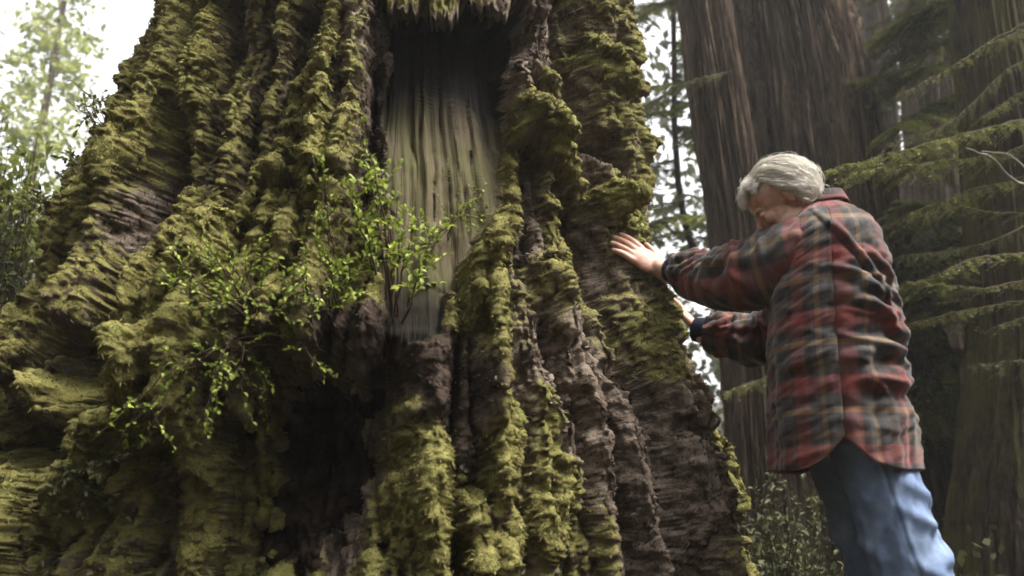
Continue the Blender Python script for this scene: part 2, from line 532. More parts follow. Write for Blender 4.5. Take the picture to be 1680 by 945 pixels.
    # burl on the right flank
    a, b = TS(1060, 215); m = np.exp(-((S - a - 0.18) / .10) ** 2 - ((Z - b) / .11) ** 2); D += 0.12 * m
    # the whole base draws in under the lip
    uc = poly_sd(S, Z, TSL([(120, 700), (230, 600), (300, 640), (420, 570), (560, 575), (690, 600), (735, 680), (700, 800), (660, 1000), (660, 1700), (60, 1700), (60, 850)]))
    ucm = sst(0.06, -0.30, uc + fbm(S * 5, Z * 5, 137, 3) * 0.08) * (1 - hol)
    D -= 0.28 * ucm
    # soil lip above the big hollow
    lip = np.exp(-(seg_dist(S, Z, TSL([(400, 545), (500, 535), (600, 560), (690, 590), (735, 650)]))[0] / 0.06) ** 2)
    D += 0.02 * lip * (1 - hol)
    soil = np.clip(lip * 1.3 * sst(TS(470, 560)[0], TS(560, 560)[0], S) + np.exp(-(seg_dist(S, Z, TSL([(650, 575), (705, 605), (735, 670)]))[0] / 0.07) ** 2), 0, 1) * (1 - hol)
    # the two spots the hands press on stand a little proud
    for (u, v, Yp, ws, wz) in ((998, 391, 2.785, .10, .11), (1104, 503, 2.86, .08, .10)):
        P_ = at(u, v, Yp); t_ = math.atan2(P_.x - AX, AY - P_.y)
        Dt = math.hypot(P_.x - AX, P_.y - AY) - float(base_r(np.array(t_), np.array(P_.z)))
        m = np.exp(-(np.abs(S - t_ * S0) / ws) ** 2.6 - (np.abs(Z - P_.z) / wz) ** 2.6)
        D = D * (1 - m) + (Dt - .012 + fine * .006 + .12 * (D - 0.05)) * m
    D = D * near + (1 - near) * D * 0.4
    D = np.where(Z > 3.8, D * np.exp(-(Z - 3.8) * 0.15), D)
    base = np.stack([AX + Rb * np.sin(TH), AY - Rb * np.cos(TH), Z], -1)
    Nb = np.cross(np.gradient(base, axis=1), np.gradient(base, axis=0)); Nb /= np.linalg.norm(Nb, axis=-1, keepdims=True) + 1e-9
    rad = np.stack([np.sin(TH), -np.cos(TH), 0 * TH], -1)
    kk = (sst(0.0, -0.12, D))[..., None]
    Nb = Nb * (1 - kk) + rad * kk; Nb /= np.linalg.norm(Nb, axis=-1, keepdims=True) + 1e-9
    co = (base + Nb * np.maximum(D, -Rb * .8)[..., None]).astype(np.float32)
    dark_tone = np.maximum(0, fbm(S * 8, Z * 3, 141, 3) * 0.5 + topdeep * 1.5 - 0.05) * sst(midz - .2, midz + .2, Z)  # darkens the bare wood towards its top, sides and foot
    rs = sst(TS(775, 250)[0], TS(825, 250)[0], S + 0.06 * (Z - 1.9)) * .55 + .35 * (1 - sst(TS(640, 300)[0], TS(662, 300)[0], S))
    dark_tone = np.clip(dark_tone + rs * sst(midz - 1.2, midz - .3, Z) * (.6 + fbm(S * 30, Z * 2, 143, 2) * .8), 0, 1)
    dark_tone = np.maximum(dark_tone, .9 * sst(bots + .26, bots + .06, Z))
    # ---- even out the vertices along every row, so that steep valley walls get as many as open bark
    step = np.linalg.norm(np.diff(co, axis=1), axis=-1); i0, i1 = 40, W - 41
    L = np.concatenate([np.zeros((H, 1), np.float32), np.cumsum(np.minimum(step, .14)[:, i0:i1], axis=1)], 1)
    Wn = 1480
    fi = np.empty((H, Wn + 80), np.float32); fi[:, :40] = np.arange(40); fi[:, -40:] = np.arange(W - 40, W)
    for r_ in range(H):
        fi[r_, 40:-40] = i0 + np.interp(np.linspace(0, L[r_, -1], Wn), L[r_], np.arange(L.shape[1]))
    for _ in range(2):                                    # rows may not jitter against each other
        k_ = 35; pad = np.concatenate([np.repeat(fi[:1], k_, 0), fi, np.repeat(fi[-1:], k_, 0)]).astype(np.float64)
        cs = np.concatenate([np.zeros((1, pad.shape[1])), np.cumsum(pad, axis=0)]); fi = ((cs[2 * k_ + 1:] - cs[:-2 * k_ - 1]) / (2 * k_ + 1)).astype(np.float32)
    ia = np.minimum(fi.astype(int), W - 2); ft = (fi - ia).astype(np.float32); rows = np.arange(H)[:, None]
    g = lambda A_: (A_[rows, ia] * (1 - (ft if A_.ndim == 2 else ft[..., None])) + A_[rows, ia + 1] * (ft if A_.ndim == 2 else ft[..., None])).astype(np.float32)
    co, mossreg, crack, seam_m, ridge_m, bare, sc_m, hol, soil, dark_tone, TH, Z, ucm, S = [g(a) for a in (co, mossreg, crack, seam_m, ridge_m, bare, sc_m, hol, soil, dark_tone, TH, Z, ucm, S)]
    hid = np.where(ft < .5, hid[rows, ia], hid[rows, ia + 1])
    W = Wn + 80
    # length along the real surface, for the grain
    st = np.linalg.norm(np.diff(co, axis=1), axis=-1).astype(np.float64); U = np.concatenate([np.zeros((H, 1)), np.cumsum(st, axis=1)], 1); U -= U[:, W // 2:W // 2 + 1]
    face = np.abs(np.gradient(S, axis=1)) / (np.gradient(U, axis=1) + 1e-5)          # 1 on open bark, near 0 on the walls of valleys
    wall = 1 - sst(.22, .60, face).astype(np.float32)
    def normals(C):
        n_ = np.cross(np.gradient(C, axis=1), np.gradient(C, axis=0)); return n_ / (np.linalg.norm(n_, axis=-1, keepdims=True) + 1e-9)
    # ---- small relief, made in space
    vis = (slice(45, 960), slice(38, W - 38))
    P = co[vis]; Nv = normals(co)[vis]
    open_ = (1 - sc_m[vis]) * (1 - .6 * hol[vis])
    mr = mossreg[vis]
    Pw = P + np.stack([fbm3(P * 9, 61, 2), fbm3(P * 9 + 31, 62, 2), fbm3(P * 9 + 67, 63, 2)], -1) * .06
    clump = np.zeros(P.shape[:-1], np.float32); hgt = np.zeros_like(clump)
    for k, h, sd_ in ((13, .004, 81), (26, .010, 83), (48, .013, 85)):
        f1, idv = worley3(Pw * np.array([k, k, k * .58], np.float32), sd_)
        c = np.clip(1 - (f1 / .78) ** 2, 0, 1) * (.35 + .8 * idv) * sst(.12, .55, mr) * (1 - .5 * crack[vis]) * (1 - .8 * seam_m[vis])
        hgt += h * c; clump = np.maximum(clump, c)
    bark = 1 - sst(.25, .7, mr)
    Sv, Zv = S[vis], Z[vis]; wl = 1 - wall[vis]; Sw = Sv + fbm(Sv * 6, Zv * 2.5, 88, 3) * .03        # fibres run up the trunk
    fib = np.abs(fbm(Sw * 26, Zv * 2.6 + fbm(Sv * 14, Zv * 3, 89, 2), 91, 4)); fib2 = np.abs(fbm(Sw * 70, Zv * 7, 93, 3))
    hgt += wl * (fib - .25) * (.014 + .060 * bark) + wl * (fib2 - .25) * (.006 + .026 * bark)
    hgt += fbm3(P * 36, 95, 3, .65) * .020 + fbm3(P * 15, 94, 3, .6) * .022 * (1 - bark) + fbm3(P * 16, 97, 2) * (.014 + .012 * (1 - wl)) * bark + fbm3(P * 105, 96, 2, .7) * .009 * (1 - .4 * bark)
    ga, gb, gi, _ = worley(Sw * 21 + fbm(Sv * 12, Zv * 8, 77, 3) * 1.1, Zv * 2.6 + fbm(Sv * 9, Zv * 6, 78, 2) * .6, 37)
    hgt += wl * bark * (.007 * (gi - .5) - .020 * (1 - sst(0.0, .28, gb - ga)))
    dark_pit = np.clip((fbm3(P * 13, 103, 2) - .28) * 4, 0, 1) * (1 - bark); hgt -= .030 * dark_pit
    hgt *= open_ * (1 - .6 * soil[vis])
    hgt += (1 - open_) * ((fbm(Sw * 48, Zv * .8, 99, 4) * .012 - .012 * np.exp(-(noise(Sw * 11, Zv * .5, 87) / .06) ** 2)) * sc_m[vis] + fbm3(P * 22, 98, 3) * .02 * hol[vis] * (1 - sc_m[vis]))
    co[vis] = P + Nv * hgt[..., None] + np.array([0, 0, -1], np.float32) * (.28 * hgt * sst(.2, .6, mr))[..., None]
    # moss mask
    upz = np.zeros_like(Z); upz[vis] = normals(co)[vis][..., 2]; cl = np.zeros_like(Z); cl[vis] = clump
    moss = mossreg * 0.70 + 0.30 * cl + 0.25 * sst(.0, .6, upz) - 0.45 * sst(-.1, -.7, upz) + 0.25 * ridge_m - 0.25 * crack * (1 - cl) - 0.5 * seam_m
    moss = np.clip(moss * (1 - soil * 0.7) - .05 * ucm, 0, 1)
    moss = np.where(Z > 4.5, moss * 0.5, moss)
    # make faces
    idx = np.arange(H * W).reshape(H, W)
    q = np.stack([idx[:-1, :-1], idx[:-1, 1:], idx[1:, 1:], idx[1:, :-1]], -1).reshape(-1, 4)
    fm = lambda A: A[:-1, :-1].ravel()
    scf = fm(sc_m) > 0.5; hof = (fm(hol) > 0.6) & ~scf
    root = empty('redwood_tree', (AX, AY, 0))
    tag(root, 'giant ancient tree with deeply furrowed mossy trunk that the man leans on', 'tree')
    A = {'moss': moss, 'soil': soil, 'dark_tone': dark_tone, 'arc': S, 'wall': wall}
    def part(name, mask, mat, names):
        f = q[mask]
        u, inv = np.unique(f, return_inverse=True)
        return mesh_np(name, co.reshape(-1, 3)[u], inv.reshape(-1, 4), mat, root, attrs={k: A[k].ravel()[u] for k in names})
    part('trunk', ~scf & ~hof, mat_bark(), ['moss', 'soil', 'arc', 'wall'])
    tag(part('bare_wood', scf, mat_wood(), ['dark_tone', 'arc']), 'smooth barkless wood scar, darker at its top')
    ch = mat_char()
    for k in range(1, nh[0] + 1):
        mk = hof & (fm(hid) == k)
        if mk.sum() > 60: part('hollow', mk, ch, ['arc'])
    ok = (moss < 0.5) & (sc_m < .3) & (hol < .5) & (np.abs(TH) < R(88)) & (Z > 0.3) & (Z < 3.6)
    dxs = np.gradient(co, axis=1); dzs = np.gradient(co, axis=0)
    N = np.cross(dxs, dzs); N /= np.linalg.norm(N, axis=-1, keepdims=True) + 1e-9
    p = (np.linalg.norm(np.cross(dxs, dzs), axis=-1) * ok).ravel(); p /= p.sum()
    n = 70000
    pick = rng.choice(H * W, n, p=p); P = co.reshape(-1, 3)[pick]; Nn = N.reshape(-1, 3)[pick]
    t0 = dzs.reshape(-1, 3)[pick]; t0 = t0 / (np.linalg.norm(t0, axis=1, keepdims=True) + 1e-9)
    dirv = t0 + rng.normal(0, .16, (n, 3)) + Nn * rng.uniform(-.1, .15, (n, 1))
    dirv /= np.linalg.norm(dirv, axis=1, keepdims=True); side = np.cross(dirv, Nn + rng.normal(0, .3, (n, 3))); side /= np.linalg.norm(side, axis=1, keepdims=True) + 1e-9
    L = rng.uniform(.008, .030, (n, 1)); wd = rng.uniform(.0012, .0032, (n, 1))
    a = P - dirv * L * .5 + Nn * .001; m_ = P + Nn * rng.uniform(.001, .006, (n, 1)); e = P + dirv * L * .5 + Nn * rng.uniform(-.001, .003, (n, 1))
    V = np.stack([a, m_ - side * wd, e, m_ + side * wd], 1).reshape(-1, 3)
    i = np.arange(n)[:, None] * 4
    bf = mesh_np('loose_bark', V, np.concatenate([i + [[0, 1, 2]], i + [[0, 2, 3]]]), mat_flake(), root, smooth=False, attrs={'tint': np.repeat(rng.random(n), 4)})
    tag(bf, kind='stuff')
    # ---- moss sprigs, nobody could count them
    dxs = np.gradient(co, axis=1); dzs = np.gradient(co, axis=0)
    N = np.cross(dxs, dzs); N /= np.linalg.norm(N, axis=-1, keepdims=True) + 1e-9
    ar = np.linalg.norm(np.cross(dxs, dzs), axis=-1)
    ok = (moss > 0.45) & (sc_m < .3) & (hol < .3) & (np.abs(TH) < R(95)) & (Z > 0.3) & (Z < 3.6)
    p = (ar * ok * (moss ** 1.5)).ravel(); p /= p.sum()
    n = 480000
    pick = rng.choice(H * W, n, p=p)
    P = co.reshape(-1, 3)[pick]; Nn = N.reshape(-1, 3)[pick]
    dirv = Nn * 0.9 + rng.normal(0, .55, (n, 3)) + np.array([0, 0, -0.25])
    dirv /= np.linalg.norm(dirv, axis=1, keepdims=True)
    side = np.cross(dirv, rng.normal(0, 1, (n, 3))); side /= np.linalg.norm(side, axis=1, keepdims=True) + 1e-9
    L = rng.uniform(.006, .017, (n, 1)); wd = rng.uniform(.0011, .0024, (n, 1))
    P = P + rng.normal(0, .002, (n, 3)) - Nn * 0.002
    tip = P + dirv * L + np.array([0, 0, -1]) * L * 0.25
    V = np.stack([P - side * wd, P + side * wd, tip], 1).reshape(-1, 3)
    F = np.arange(3 * n).reshape(-1, 3)
    tint = np.repeat(rng.random(n), 3)
    mo = mesh_np('moss', V, F, mat_sprig(), root, smooth=False, attrs={'tint': tint})
    tag(mo, kind='stuff')
    return root, BVHTree.FromPolygons([tuple(c) for c in co[60:960:3, 40:1510:3].reshape(-1, 3)], grid_faces(len(range(60, 960, 3)), len(range(40, 1510, 3))))

def grid_faces(h, w_):
    i = np.arange(h * w_).reshape(h, w_)
    return np.stack([i[:-1, :-1], i[:-1, 1:], i[1:, 1:], i[1:, :-1]], -1).reshape(-1, 4).tolist()

def mat_flake():
    s = NT('bark_flakes')
    s.base(s.ramp(s.attr('tint'), [(0, (.030, .020, .015)), (.45, (.095, .068, .052)), (.8, (.16, .125, .105)), (1, (.26, .22, .19))]), .95, .08)
    return s.m

def mat_sprig():
    s = NT('moss_sprigs')
    c = s.ramp(s.attr('tint'), [(0.0, (0.070, 0.058, 0.024)), (0.5, (0.190, 0.168, 0.056)), (1.0, (0.37, 0.345, 0.125))])
    c = s.mix(s.ramp(s.noise(10, 4, .6, s.obj()), [(0.4, (0, 0, 0)), (0.65, (.8, .8, .8))]), c, (0.09, 0.075, 0.03))
    s.base(c, 0.9, 0.1)
    return s.m

redwood, bark_bvh = build_redwood()

def on_bark(u, v, lift=0.0):
    """a spot on the real bark surface and its normal"""
    d = ray(u, v).normalized()
    loc, nor, _, _ = bark_bvh.ray_cast(CAM, d)
    if loc is None: return None, None
    if nor.dot(d) > 0: nor = -nor
    return loc + nor * lift, nor
# ------------------------------------------------------------------ ground
def ground_h(x, y):
    r = np.hypot(x, y - 1.5)
    h = 0.13 * np.maximum(r - 4.5, 0) * sst(2.0, 6.0, y) + 0.06 * fbm(x * .5, y * .5, 201, 3) * sst(1.5, 4, r)
    h = h + 0.75 * np.maximum(-y - 2.2, 0) * sst(-2, -5, y)  # unseen bank behind the camera, added to cut low horizon light
    return np.minimum(h, 14)

def mat_ground():
    s = NT('forest_soil'); v = s.obj()
    c = s.ramp(s.noise(3, 6, .65, v), [(.35, (.012, .010, .006)), (.5, (.030, .024, .014)), (.65, (.030, .036, .012))])
    c = s.mix(.5, c, s.ramp(s.noise(60, 4, .7, v), [(.35, (.012, .008, .005)), (.7, (.06, .045, .028))]))
    s.base(c, .95, .1); s.bump(s.noise(50, 4, .7, v), .8, .03)
    return s.m

gx = np.concatenate([np.linspace(-150, -12, 30, endpoint=False), np.linspace(-12, 12, 160), np.linspace(12, 150, 31)[1:]])
gy = np.concatenate([np.linspace(-150, -6, 30, endpoint=False), np.linspace(-6, 18, 160), np.linspace(18, 150, 31)[1:]])
GX, GY = np.meshgrid(gx, gy)
GZ = ground_h(GX, GY)
ground = mesh_np('ground', np.stack([GX, GY, GZ], -1).reshape(-1, 3), grid_faces(*GX.shape), mat_ground())
tag(ground, 'dark leaf strewn forest floor', kind='structure')

# ------------------------------------------------------------------ leaves and twigs
def mat_leaf(name, stops, trans=0.35, rough=0.5):
    s = NT(name)
    c = s.ramp(s.attr('tint'), stops)
    s.base(c, rough, 0.3)
    tr = s.n('ShaderNodeBsdfTranslucent'); s.l(c, tr.inputs['Color'])
    mx = s.n('ShaderNodeMixShader'); mx.inputs[0].default_value = trans
    s.l(s.b.outputs[0], mx.inputs[1]); s.l(tr.outputs[0], mx.inputs[2]); s.l(mx.outputs[0], s.out.inputs['Surface'])
    return s.m

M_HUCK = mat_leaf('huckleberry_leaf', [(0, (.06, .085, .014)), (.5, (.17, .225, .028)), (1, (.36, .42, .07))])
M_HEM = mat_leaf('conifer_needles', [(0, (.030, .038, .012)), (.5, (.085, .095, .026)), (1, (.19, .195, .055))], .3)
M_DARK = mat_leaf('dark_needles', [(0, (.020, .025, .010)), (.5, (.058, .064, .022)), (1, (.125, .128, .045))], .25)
M_PALE = mat_leaf('lightened_leaves', [(0, (.10, .12, .03)), (.5, (.24, .27, .06)), (1, (.42, .43, .14))], .55)  # leaf colour lightened to stand in for backlight and mist
M_TWIG = NT('twig_bark').base((.055, .038, .026), .9, .1).m
M_GREYTWIG = NT('dead_twig').base((.24, .215, .18), .9, .1).m

class Leaves:
    """gathers oval leaves or needles into one mesh"""
    def __init__(s): s.V = []; s.F = []; s.T = []; s.n = 0
    def add(s, p, d, nrm, L, W, tint):
        """vectorised: p base, d direction, nrm face normal, (n,3) each; folded rhomb-like leaf of 4 faces"""
        p = np.asarray(p, float).reshape(-1, 3); n = len(p)
        d = np.asarray(d, float).reshape(-1, 3); d = d / (np.linalg.norm(d, axis=1, keepdims=True) + 1e-9)
        nrm = np.asarray(nrm, float).reshape(-1, 3)
        sd_ = np.cross(d, nrm); sd_ /= np.linalg.norm(sd_, axis=1, keepdims=True) + 1e-9
        nn = np.cross(sd_, d)
        L = np.broadcast_to(np.asarray(L, float).reshape(-1, 1), (n, 1)); W = np.broadcast_to(np.asarray(W, float).reshape(-1, 1), (n, 1))
        a = p + d * L * .35 + nn * L * .06; b = p + d * L * .75 + nn * L * .03; t = p + d * L - nn * L * .10
        V = np.stack([p, a + sd_ * W * .5 + nn * W * .2, a, a - sd_ * W * .5 + nn * W * .2, b + sd_ * W * .38 + nn * W * .15, b, b - sd_ * W * .38 + nn * W * .15, t], 1)
        q = np.array([[0, 1, 2, 2], [0, 2, 3, 3], [1, 4, 5, 2], [2, 5, 6, 3], [4, 7, 5, 5], [5, 7, 6, 6]])
        tri = np.array([[0, 2, 1], [0, 3, 2], [1, 2, 5], [1, 5, 4], [2, 3, 6], [2, 6, 5], [4, 5, 7], [5, 6, 7]])
        s.V.append(V.reshape(-1, 3)); s.F.append((tri[None] + (np.arange(n) * 8)[:, None, None] + s.n).reshape(-1, 3)); s.n += 8 * n
        s.T.append(np.repeat(np.clip(np.broadcast_to(tint, (n,)), 0, 1), 8))
    def quads(s, p, d, nrm, L, W, tint):
        """plain slim triangles, for needles and far leaf masses"""
        p = np.asarray(p, float); n = len(p)
        d = d / (np.linalg.norm(d, axis=1, keepdims=True) + 1e-9)
        sd_ = np.cross(d, nrm); sd_ /= np.linalg.norm(sd_, axis=1, keepdims=True) + 1e-9
        L = np.broadcast_to(np.asarray(L, float).reshape(-1, 1), (n, 1)); W = np.broadcast_to(np.asarray(W, float).reshape(-1, 1), (n, 1))
        m = p + d * L * .45
        V = np.stack([p, m + sd_ * W * .5, p + d * L, m - sd_ * W * .5], 1)
        s.V.append(V.reshape(-1, 3)); i = np.arange(n)[:, None] * 4 + s.n
        s.F.append(np.concatenate([i + np.array([[0, 1, 2]]), i + np.array([[0, 2, 3]])])); s.n += 4 * n
        s.T.append(np.repeat(np.clip(np.broadcast_to(tint, (n,)), 0, 1), 4))
    def build(s, name, mat, parent=None):
        return mesh_np(name, np.concatenate(s.V), np.concatenate(s.F), mat, parent, smooth=False, attrs={'tint': np.concatenate(s.T)})

class Tubes:
    def __init__(s): s.V = []; s.F = []; s.n = 0
    def add(s, pts, r0, r1, k=6):
        P = np.array([tuple(p) for p in pts], float); n = len(P)
        T = np.gradient(P, axis=0); T /= np.linalg.norm(T, axis=1, keepdims=True) + 1e-9
        up = np.array([0, 0, 1.0]) if abs(T[0, 2]) < .9 else np.array([1.0, 0, 0])
        A = np.cross(T, up); A /= np.linalg.norm(A, axis=1, keepdims=True) + 1e-9; B = np.cross(T, A)
        ang = np.linspace(0, 2 * np.pi, k, endpoint=False)
        rr = np.linspace(r0, r1, n)[:, None, None] if np.isscalar(r0) else np.asarray(r0)[:, None, None]
        V = P[:, None] + rr * (np.cos(ang)[None, :, None] * A[:, None] + np.sin(ang)[None, :, None] * B[:, None])
        i = np.arange(n * k).reshape(n, k) + s.n
        q = np.stack([i[:-1], np.roll(i[:-1], -1, 1), np.roll(i[1:], -1, 1), i[1:]], -1).reshape(-1, 4)
        s.V.append(V.reshape(-1, 3)); s.F.append(q); s.n += n * k
    def build(s, name, mat, parent=None):
        return mesh_np(name, np.concatenate(s.V), np.concatenate(s.F), mat, parent)

def curve(pts, n=12, wob=0.0):
    """smooth path through points (Catmull-Rom), with a little wobble"""
    P = [np.array(tuple(p), float) for p in pts]
    if len(P) == 2: P = [P[0], (P[0] + P[1]) / 2 + rng.normal(0, 1, 3) * wob, P[1]]
    Q = [2 * P[0] - P[1]] + P + [2 * P[-1] - P[-2]]
    out = []
    per = max(2, n // (len(P) - 1))
    for i in range(1, len(Q) - 2):
        for t in np.linspace(0, 1, per, endpoint=False):
            a, b, c, d = Q[i - 1:i + 3]
            out.append(.5 * (2 * b + (c - a) * t + (2 * a - 5 * b + 4 * c - d) * t * t + (3 * b - a - 3 * c + d) * t ** 3))
    out.append(P[-1])
    out = np.array(out)
    if wob: out[1:-1] += rng.normal(0, wob * .35, (len(out) - 2, 3))
    return out

# ------------------------------------------------------------------ background trees
def mat_trunk(name, dark, mid, light, moss=(.07, .065, .02)):
    s = NT(name); v = s.obj((1, 1, .07)); v2 = s.obj()
    c = s.ramp(s.noise(9, 6, .68, v), [(.33, dark), (.5, mid), (.66, light)])
    c = s.mix(.6, c, s.ramp(s.noise(26, 5, .75, s.obj((1, 1, .06))), [(.40, tuple(x * .5 for x in dark)), (.52, mid), (.64, light)]))
    c = s.mix(s.ramp(s.math('ADD', s.attr('moss'), s.math('SUBTRACT', s.noise(7, 5, .7, v2), .5)), [(.45, (0, 0, 0)), (.75, (.9, .9, .9))]), c, moss)
    s.base(c, .95, .08); s.bump(s.noise(45, 4, .7, s.obj((1, 1, .12))), .9, .03)
    return s.m

M_RW = mat_trunk('redwood_bark', (.018, .011, .008), (.085, .059, .041), (.20, .148, .105))
M_RW2 = mat_trunk('dark_bark', (.014, .010, .008), (.042, .031, .024), (.10, .078, .062))

def trunk_tree(label, Y, edges, mat, seed, moss=0.0, group=None, furrows=11, depth=.055, crown=True, top=20):
    rows = []
    for v, uL, uR in edges:
        a, b = at(uL, v, Y), at(uR, v, Y); rows.append(((a.z + b.z) / 2, (a.x + b.x) / 2, (b.x - a.x) / 2 * .98))
    rows.sort(); T = np.array(rows)
    zb = float(ground_h(np.array([T[0, 1]]), np.array([Y]))[0]) - .3
    lo = T[0]; k = (T[0] - T[1]) / (T[0, 0] - T[1, 0])
    if zb < lo[0] - .05: T = np.vstack([[zb, lo[1] + k[1] * (zb - lo[0]), max(lo[2] + np.clip(k[2], -.5, 0) * (zb - lo[0]), .1)], T])
    hi = T[-1]; k = (T[-1] - T[-2]) / (T[-1, 0] - T[-2, 0])
    T = np.vstack([T, [top, hi[1] + k[1] * .35 * (top - hi[0]), hi[2] * .45]])
    root = empty('redwood_tree', (float(np.interp(0, T[:, 0], T[:, 1])), Y, float(zb)))
    tag(root, label, 'tree', group)
    z = np.concatenate([np.linspace(zb, hi[0] + .6, 330, endpoint=False), np.linspace(hi[0] + .6, top, 40)])
    th = np.linspace(-math.pi, math.pi, 361)
    TH, Z = np.meshgrid(th, z)
    cx = np.interp(Z, T[:, 0], T[:, 1]); r = np.interp(Z, T[:, 0], T[:, 2])
    wx = fbm(TH * 2, Z * .5, seed, 3) * .16
    per = sst(math.pi, 2.6, np.abs(TH))
    f = np.abs(fbm((TH + wx) * furrows, Z * .33, seed + 1, 3))
    f2 = np.abs(fbm((TH + wx) * furrows * 2.7, Z * .8, seed + 2, 3))
    D = depth * (np.minimum(f * 2.2, .8) - .5) + depth * .5 * (f2 - .2) + .10 * r * fbm(TH * 1.6, Z * .25, seed + 3, 2)
    D += .012 * fbm(TH * 30, Z * 6, seed + 5, 3)
    r2 = np.maximum(r + D * per, .03)
    co = np.stack([cx + r2 * np.sin(TH), Y - r2 * np.cos(TH), Z], -1)
    ms = np.clip(moss + .5 * moss * fbm(TH * 2, Z * .8, seed + 7, 3) * 2 + .1, 0, 1) if moss else np.zeros_like(Z)
    mesh_np('trunk', co.reshape(-1, 3), grid_faces(*Z.shape), mat, root, attrs={'moss': ms})
    if crown:
        lv = Leaves(); tb = Tubes()
        for i in range(26):
            zz = rng.uniform(.42, .98) * top; a = rng.uniform(0, 2 * np.pi); L = rng.uniform(.8, 2.2) * (1.25 - zz / top)
            x0 = np.interp(zz, T[:, 0], T[:, 1])
            p0 = np.array([x0, Y, zz]); p1 = p0 + np.array([math.cos(a) * L, math.sin(a) * L, -.25 * L])
            c = curve([p0, p1], 6, .08)
            if i < 7: q_ = Tubes(); q_.add(c, .05, .01, 5); q_.build('limb', M_TWIG, root)
            n = 90
            t = rng.random(n)[:, None]; P = p0 + (p1 - p0) * t + rng.normal(0, .16, (n, 3))
            lv.quads(P, rng.normal(0, 1, (n, 3)) + (p1 - p0), rng.normal(0, .5, (n, 3)) + np.array([0, 0, 1]), rng.uniform(.12, .3, n), rng.uniform(.05, .1, n), rng.random(n))
        cr = lv.build('crown', M_DARK, root)
    return root, T

twin, TT = trunk_tree('huge redwood trunk with straight furrowed bark behind the man', 7.6,
    [(-40, 1192, 1386), (0, 1197, 1392), (240, 1228, 1440), (480, 1256, 1492), (640, 1275, 1560), (945, 1270, 1690)], M_RW, 301, .05, 'trees behind the man', 13, .15)
slim, TS2 = trunk_tree('slimmer redwood trunk close to the left of the huge furrowed one', 6.8,
    [(-40, 1108, 1188), (0, 1116, 1192), (200, 1140, 1226), (400, 1164, 1262), (600, 1190, 1300), (800, 1200, 1330)], M_RW, 321, .05, 'trees behind the man', 6, .10)
for lab, Y, ed, mt, sd_, ms in (
    ('brown mossy trunk out of focus behind the conifer boughs', 11.5, [(0, 1478, 1582), (300, 1488, 1606), (600, 1500, 1640), (800, 1500, 1665)], M_RW, 341, .35),
    ('dark trunk at the right edge of the picture', 9.0, [(0, 1622, 1735), (300, 1630, 1768), (600, 1640, 1800), (800, 1640, 1830)], M_RW2, 361, .25),
    ('pale thin trunk just right of the huge furrowed trunk', 14.0, [(0, 1412, 1452), (200, 1424, 1470), (400, 1436, 1490), (700, 1450, 1520)], M_RW, 381, .1),
    ('mossy dark stump like trunk low at the right edge', 5.6, [(500, 1600, 1790), (700, 1585, 1830), (945, 1560, 1900)], M_RW2, 401, .5)):
    trunk_tree(lab, Y, ed, mt, sd_, ms, 'trees behind the man', 8, .06, crown=sd_ != 401, top=18 if sd_ != 401 else 7)

# ------------------------------------------------------------------ conifer boughs
def bough(parent, pts, width, dens=1.0, mat=None, bare=0.0, droop=.25, r0=.010, name='bough', needle=.019):
    ax = curve(pts, 26, .012)
    tb = Tubes(); tb.add(ax, r0, .002, 6)
    lv = Leaves(); Ltot = np.linalg.norm(np.diff(ax, axis=0), axis=1).sum()
    nt_ = int(Ltot / .026 * dens)
    for i in range(nt_):
        t = (i + rng.random()) / nt_
        if t < bare: continue
        j = t * (len(ax) - 1); k = int(j); p = ax[k] + (ax[min(k + 1, len(ax) - 1)] - ax[k]) * (j - k)
        d = ax[min(k + 1, len(ax) - 1)] - ax[max(k - 1, 0)]; d /= np.linalg.norm(d) + 1e-9
        s_ = np.cross(d, [0, 0, 1]); s_ /= np.linalg.norm(s_) + 1e-9
        sg = 1 if i % 2 else -1
        L = width * (.35 + .65 * math.sin(math.pi * min(1, (1 - t) * .85 + .12))) * rng.uniform(.5, 1.1)
        dirv = d * .75 + s_ * sg * rng.uniform(.6, 1.0) + np.array([0, 0, rng.normal(-.12, .12)])
        dirv /= np.linalg.norm(dirv)
        tw = np.array([p + dirv * L * u + np.array([0, 0, -droop]) * L * u * u for u in np.linspace(0, 1, 5)])
        tb.add(tw, .0022, .0008, 4)
        m = max(4, int(L / .0042))
        u = np.linspace(.04, 1, m)
        P = p + dirv * (L * u)[:, None] + np.array([0, 0, -droop]) * (L * u * u)[:, None]
        sdn = np.cross(dirv, [0, 0, 1]); sdn /= np.linalg.norm(sdn) + 1e-9
        dd = sdn[None] * np.where(np.arange(m) % 2, 1, -1)[:, None] + dirv * .45 + rng.normal(0, .22, (m, 3))
        base = rng.uniform(.15, .95)
        lv.quads(P, dd, np.array([0, 0, 1.0]) + rng.normal(0, .35, (m, 3)), rng.uniform(.7, 1.15, m) * needle, rng.uniform(.0042, .0066, m) * needle / .019, np.clip(base + rng.normal(0, .15, m) + .2 * u, 0, 1))
    b = tb.build(name, M_TWIG, parent)
    if lv.n: lv.build('needles', mat or M_HEM, b)
    return b

